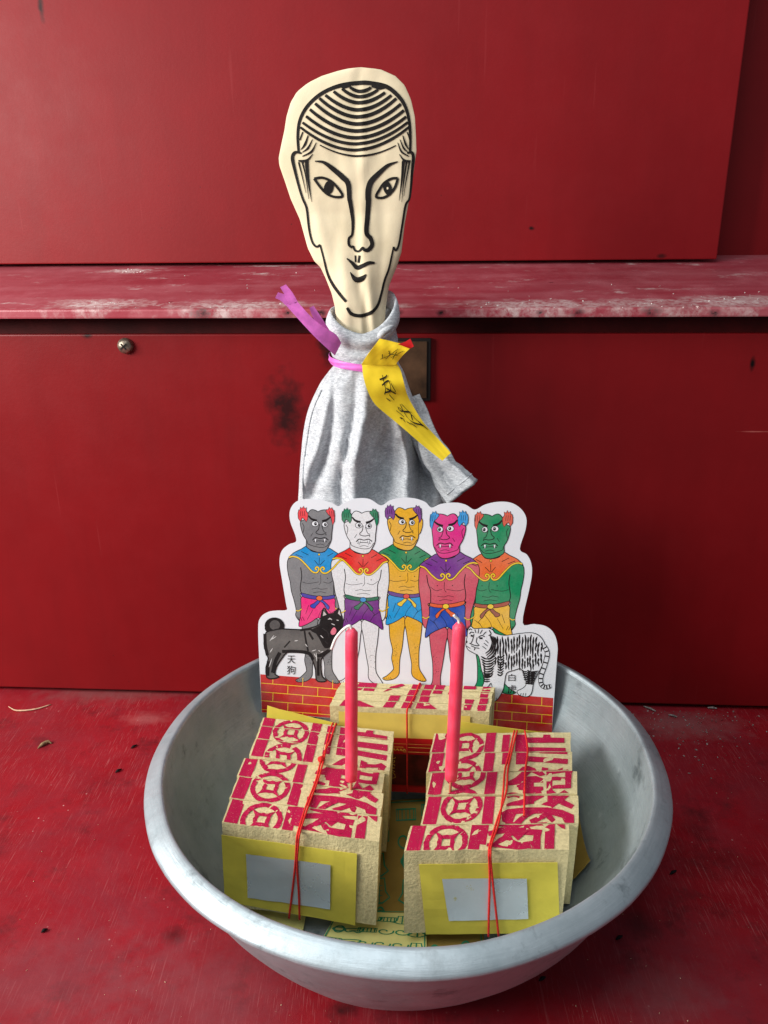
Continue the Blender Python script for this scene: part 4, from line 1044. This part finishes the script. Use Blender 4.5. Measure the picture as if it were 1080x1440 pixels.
for q, wd in (([(208, 478), (196, 510), (190, 530)], 8), ([(242, 500), (222, 555), (196, 590)], [6, 14, 4]), ([(270, 525), (240, 580), (205, 606)], [4, 12, 4]), ([(294, 545), (262, 602), (206, 632)], [4, 12, 6]), ([(272, 618), (235, 655), (180, 660)], [4, 12, 10]),
              ([(866, 478), (878, 510), (882, 530)], 8), ([(838, 500), (856, 555), (878, 590)], [6, 14, 4]), ([(820, 525), (844, 580), (872, 606)], [4, 12, 4]), ([(806, 545), (830, 602), (876, 632)], [4, 12, 6]), ([(816, 618), (846, 655), (888, 660)], [4, 12, 10]),
              ([(200, 612), (160, 606), (142, 640), (158, 720), (186, 830), (208, 900)]+c2((232, 150), (248, 280), (268, 360), (295, 390), (318, 378)), [10, 18, 20, 16, 13, 13, 13, 12, 12, 12]),
              ([(866, 612), (894, 606), (905, 640), (898, 720), (890, 830), (880, 900)]+c2((856, 130), (834, 260), (815, 370), (795, 412), (779, 392)), [10, 18, 20, 16, 13, 13, 13, 12, 12, 12]),
              ([(182, 668), (205, 760), (228, 862)], [10, 6, 2]), ([(205, 668), (228, 760), (246, 900)], [10, 8, 2]), ([(232, 664), (243, 780), (264, 918)], [22, 14, 2]), ([(195, 664), (245, 662)], 12),
              ([(880, 668), (860, 780), (845, 880)], [10, 6, 2]), ([(862, 668), (845, 780), (832, 920)], [10, 8, 2]), ([(842, 664), (832, 780), (815, 910)], [20, 12, 2]), ([(834, 664), (884, 662)], 12),
              (c2((318, 378), (340, 460), (365, 560), (400, 630), (450, 694), (483, 730)), [10, 10, 14, 18, 18, 16]),
              (c2((489, 768), (520, 808), (580, 818), (640, 798), (680, 757), (702, 690), (724, 600), (750, 530), (770, 440), (780, 390)), [16, 20, 20, 20, 16, 14, 13, 12, 11, 10]),
              ([(285, 662), (340, 670), (400, 712), (458, 762), (494, 805), (502, 900)]+c2((505, 100), (518, 180), (524, 240), (520, 312), (500, 338), (500, 375), (518, 395)), [6, 18, 28, 32, 30, 26, 26, 22, 18, 14, 14, 16, 12]),
              ([(806, 664), (745, 688), (690, 735), (640, 788), (622, 840), (620, 900)]+c2((622, 100), (616, 200), (610, 300), (636, 338), (645, 378), (622, 408), (598, 410), (586, 396), (562, 418), (538, 412), (526, 388), (512, 398)), [6, 20, 28, 34, 34, 32, 30, 28, 26, 24, 24, 20, 14, 12, 12, 12, 10]),
              ([(280, 772), (330, 766), (385, 788), (430, 832), (458, 880), (415, 888), (368, 872), (330, 838), (300, 800), (280, 772)], 15), ([(806, 768), (765, 772), (720, 800), (690, 842), (670, 885), (705, 893), (742, 878), (780, 840), (798, 800), (806, 768)], 15),
              (c2((487, 462), (520, 490), (552, 520), (585, 508), (625, 490), (662, 490)), [6, 18, 26, 22, 20, 12]), (c2((540, 444), (542, 486)), 10), (c2((566, 444), (560, 490)), 13)):
    hs(q, wd)
P.poly(c2((507, 546), (530, 566), (552, 580), (580, 572), (610, 560), (592, 600), (555, 613), (525, 596)), K, 3)
P.disc((372, 828), 30, 46, K, .25); P.disc((742, 832), 27, 48, K, -.3); P.disc((742, 832), 6, 8, M_head); 
P.disc((380, 815), 5, 8, M_head)
P.build('printed_face', lambda px, py, off: (lambda p: V((p.x, YH-bulge(px, py)-off-.00025, p.z)))(ony(px, py, YH)), head, .000003, .0002)

# pink ribbon round the neck
rows = []
for k in range(60):
    a = R(172)+R(176)*k/59
    hw = (45.5)/F*YF*1.02; py0 = 500+18*(k/59)**.8
    row = []
    for j in range(7):
        e = j/6; pyy = py0-5+10*e
        r_ = hw*(1+.012*math.sin(e*9+k*.3))+.0016+.0006*math.sin(e*math.pi)
        row.append((X(512, 480)+r_*math.cos(a), YF+r_*.74*math.sin(a)-.002, Zz(pyy)))
    rows.append(row)
v, f = grid(rows)
rib = thing('pink_ribbon', (X(512, 480), YF, Zz(510)), 'shiny pink ribbon tied round the grey collar with loose ends', 'ribbon')
o = pyobj('band', v, f, M_ribbon, rib, True); thin(o, .0002)
def strip(name, pairs, mat, parent, n=6, cross=5, wav=.0008, thick=.0002):
    """pairs: (left px,py, right px,py, Y)"""
    q = cr(pairs, n); rows = []
    for i, s_ in enumerate(q):
        A = ony(s_[0], s_[1], s_[4]); B = ony(s_[2], s_[3], s_[4]+(s_[5] if len(s_) > 5 else 0))
        rows.append([A.lerp(B, j/cross)+V((0, wav*math.sin(j*2.1+i*.5), 0)) for j in range(cross+1)])
    v_, f_ = grid(rows); o_ = pyobj(name, v_, f_, mat, parent, True); thin(o_, thick, 0)
    return o_, rows
Yt = YF-.012
strip('ribbon_end', [(471, 500, 480, 482, Yt-.016), (460, 490, 472, 470, Yt-.020), (440, 471, 454, 459, Yt-.024), (418, 447, 436, 444, Yt-.026), (401, 428, 418, 424, Yt-.027)], M_ribbon, rib, 6, 5, .0003)
strip('ribbon_end', [(401, 429, 411, 424, Yt-.027), (395, 423, 402, 415, Yt-.028), (387, 419, 391, 411, Yt-.029)], M_ribbon, rib, 6, 3, .0001)
strip('ribbon_end', [(407, 428, 418.5, 424, Yt-.0272), (400, 414, 411, 411, Yt-.0285), (394, 404, 402, 400, Yt-.030)], M_ribbon, rib, 6, 3, .0001)
strip('ribbon_end', [(464, 488, 478, 488, Yt-.014), (450, 463, 468, 472, Yt-.017), (440, 446, 455, 451, Yt-.019), (435, 433, 441, 430, Yt-.020)], M_ribbon, rib, 6, 3, .0001)

# yellow paper slip tucked under the ribbon
slip = thing('yellow_paper_slip', ony(540, 518, .688), 'yellow paper slip with black handwriting tucked under the pink ribbon', 'paper slip')
Ys = .681
lo, lrows = strip('hanging_strip', [(509, 513, 556, 508, Ys+.001, 0), (511, 530, 563, 520, Ys-.002, .004), (517, 550, 568, 538, Ys-.003, .003), (527, 568, 573, 556, Ys-.001, .006), (545, 584, 582, 573, Ys+.001, .006), (569, 604, 597, 596, Ys+.002, .006), (597, 628, 616, 617, Ys+.001, .008), (622, 648, 634, 637, Ys-.003, .006)], M_yellowslip, slip, 6, 8, .0002, .0004)
up, urows = strip('folded_flap', [(508, 513, 556, 513, Ys-.003, .002), (516, 500, 562, 505, Ys-.006, .002), (526, 487, 571, 495, Ys-.010, .0), (534, 476, 580, 487, Ys-.011, .0)], M_yellowslip, slip, 6, 8, .0004, .0004)
strip('red_corner', [(560, 484, 576, 490, Ys-.0115, 0), (569, 481, 579, 489, Ys-.013, 0), (577, 476, 582, 487, Ys-.015, 0)], M_redpaper, slip, 4, 3, .0002, .0003)
def on_rows(rows_):
    def mp(u, v_, off):
        i = max(0, min(len(rows_)-1.001, v_*(len(rows_)-1))); j = max(0, min(len(rows_[0])-1.001, u*(len(rows_[0])-1)))
        a, b = int(i), int(j); fi, fj = i-a, j-b
        p = rows_[a][b].lerp(rows_[a][b+1], fj).lerp(rows_[a+1][b].lerp(rows_[a+1][b+1], fj), fi)
        return p+V((0, -.0009-off, 0))
    return mp
P = Print()
for q in ([(.40, .20), (.55, .19), (.62, .17)], [(.50, .16), (.48, .30), (.40, .36)], [(.42, .26), (.62, .23), (.60, .33), (.44, .34)], [(.50, .30), (.70, .38)], [(.40, .40), (.46, .44)], [(.52, .37), (.58, .44)], [(.66, .26), (.72, .36)],
          [(.40, .55), (.46, .62)], [(.54, .52), (.50, .56), (.58, .57), (.56, .53)], [(.66, .50), (.56, .66), (.88, .72)], [(.70, .50), (.80, .66), (.95, .76), (.84, .68)], [(.60, .58), (.78, .60), (.66, .66)], [(.30, .62), (.36, .63), (.33, .66)], [(.40, .66), (.46, .69)], [(.48, .68), (.58, .72)]):
    P.stroke(q, .017, K, 4)
P.build('handwriting', on_rows(lrows), lo)
P = Print()
for q in ([(.45, .25), (.62, .45), (.50, .60)], [(.60, .28), (.70, .75)], [(.55, .5), (.85, .48)], [(.72, .35), (.90, .70)], [(.80, .30), (.74, .62)], [(.4, .45), (.5, .3)]): P.stroke(q, .02, K, 4)
P.build('handwriting', on_rows(urows), up)

# ================================================================== debris on platform and shelf
M_straws = flat('dry_straw', lin(206, 170, 140), .8, .2, .2, 300)
M_ash = flat('grey_ash', lin(150, 140, 136), .9, .1, .3, 300)
M_char = flat('charred_bit', lin(22, 18, 20), .8, .2, .2, 300)
M_leaf = flat('dry_leaf', lin(140, 116, 84), .8, .2, .3, 300)
def debris(name, pts, rad, mat, label, group=None):
    q = [onz(x_, y_, .0005)+V((0, 0, r_ if not isinstance(rad, list) else r_)) for (x_, y_), r_ in zip(pts, (rad if isinstance(rad, list) else [rad]*len(pts)))]
    k = cr(q, 4); n_ = len(k); rad_ = [float(np.interp(i/(n_-1)*(len(pts)-1), range(len(pts)), rad if isinstance(rad, list) else [rad]*len(pts))) for i in range(n_)]
    bm = bmesh.new(); tube(bm, k, rad_, 6)
    for v_ in bm.verts: v_.co.z = max(.0003, v_.co.z)
    return tag(bmobj(name, bm, mat, None, True), label, 'debris', group)
debris('dry_straw', [(12, 994), (24, 1000), (50, 998), (72, 991)], [.0004, .0009, .0009, .0005], M_straws, 'pale curled straw lying on the red platform near the panel')
debris('dry_leaf', [(53, 1053), (60, 1049), (68, 1045), (73, 1046)], [.0004, .0022, .002, .0004], M_leaf, 'small curled dry leaf scrap on the red platform')
for p, lb in (((188, 1051), 'tiny black chip close behind the dry leaf scrap'), ((166, 1085), 'tiny black chip on the scratched red platform beside the basin'), ((62, 1310), 'flat black flake on the scuffed dull part of the platform'), ((762, 1378), 'black crumb beside the foot of the basin'), ((870, 1320), 'black chip on the dim scuffed side of the platform'), ((946, 1228), 'small dark chip beside the basin rim shadow')):
    debris('black_chip', [(p[0]-4, p[1]+2), (p[0], p[1]), (p[0]+5, p[1]-3)], [.0004, .0015, .0006], M_char, lb, 'black chips')
for (a, b), lb in ((((905, 994), (922, 1001)), 'grey ash stick lying against the panel by the basin'), (((940, 1006), (952, 1009)), 'short grey ash stick among the ash crumbs'), (((995, 996), (1008, 997)), 'pale ash stick in the panel crack')):
    debris('ash_stick', [a, ((a[0]+b[0])/2, (a[1]+b[1])/2), b], [.0008, .0014, .0008], M_ash, lb, 'ash sticks')
def crumbs(name, fn, count, mat, label, seed, smin, smax):
    rnd = random.Random(seed); v_, f_ = [], []
    for _ in range(count):
        c, s_ = fn(rnd), math.exp(rnd.uniform(math.log(smin), math.log(smax)))
        ax = [V((rnd.gauss(0, 1), rnd.gauss(0, 1), rnd.gauss(0, .5))).normalized()*s_*rnd.uniform(.5, 1.3) for _ in range(3)]
        i = len(v_); pts = [c+ax[0], c-ax[0], c+ax[1], c-ax[1], c+ax[2]*.7, c-ax[2]*.7]
        v_ += [V((p.x, p.y, p.z)) for p in pts]
        for q in ((0, 2, 4), (2, 1, 4), (1, 3, 4), (3, 0, 4), (2, 0, 5), (1, 2, 5), (3, 1, 5), (0, 3, 5)): f_.append(tuple(i+k for k in q))
    o_ = pyobj(name, v_, f_, mat); o_['kind'] = 'stuff'; return tag(o_, label, 'crumbs')
def near_panel(r_):
    px = r_.gauss(970, 60) if r_.random() < .75 else r_.uniform(880, 1080); py = 1000+abs(r_.gauss(0, 40))
    p = onz(px, py, 0); p.z = .0006; return p
crumbs('ash_crumbs', near_panel, 260, M_ash, 'pale ash crumbs scattered on the platform near the panel', 3, .0003, .0016)
def anywhere(r_):
    p = onz(r_.uniform(-20, 1100), r_.uniform(1000, 1445), 0)
    while math.hypot(p.x-BC.x, p.y-BC.y) < .135: p = onz(r_.uniform(-20, 1100), r_.uniform(1000, 1445), 0)
    p.z = .0004; return p
crumbs('dust_specks', anywhere, 150, M_straws, 'tiny pale specks strewn over the red platform', 4, .0002, .0008)
SN = (wp(0, DBK, zb)-wp(0, DSH, zf)).cross(WX).normalized()
def on_shelf(r_):
    clus = ((150, 428, 40, 3), (330, 430, 60, 3), (180, 381, 18, 2), (730, 428, 60, 4), (900, 425, 90, 6), (1000, 420, 60, 8), (560, 400, 300, 14))
    c = clus[r_.randrange(len(clus))]
    p = onplane(c[0]+r_.gauss(0, c[2]), min(433, max(374, c[1]+r_.gauss(0, c[3]))), wp(0, DSH, zf), SN); return p+V((0, 0, .0004))
crumbs('shelf_dust', on_shelf, 150, M_wick, 'white dust and flakes lying along the red shelf', 5, .0003, .0014)
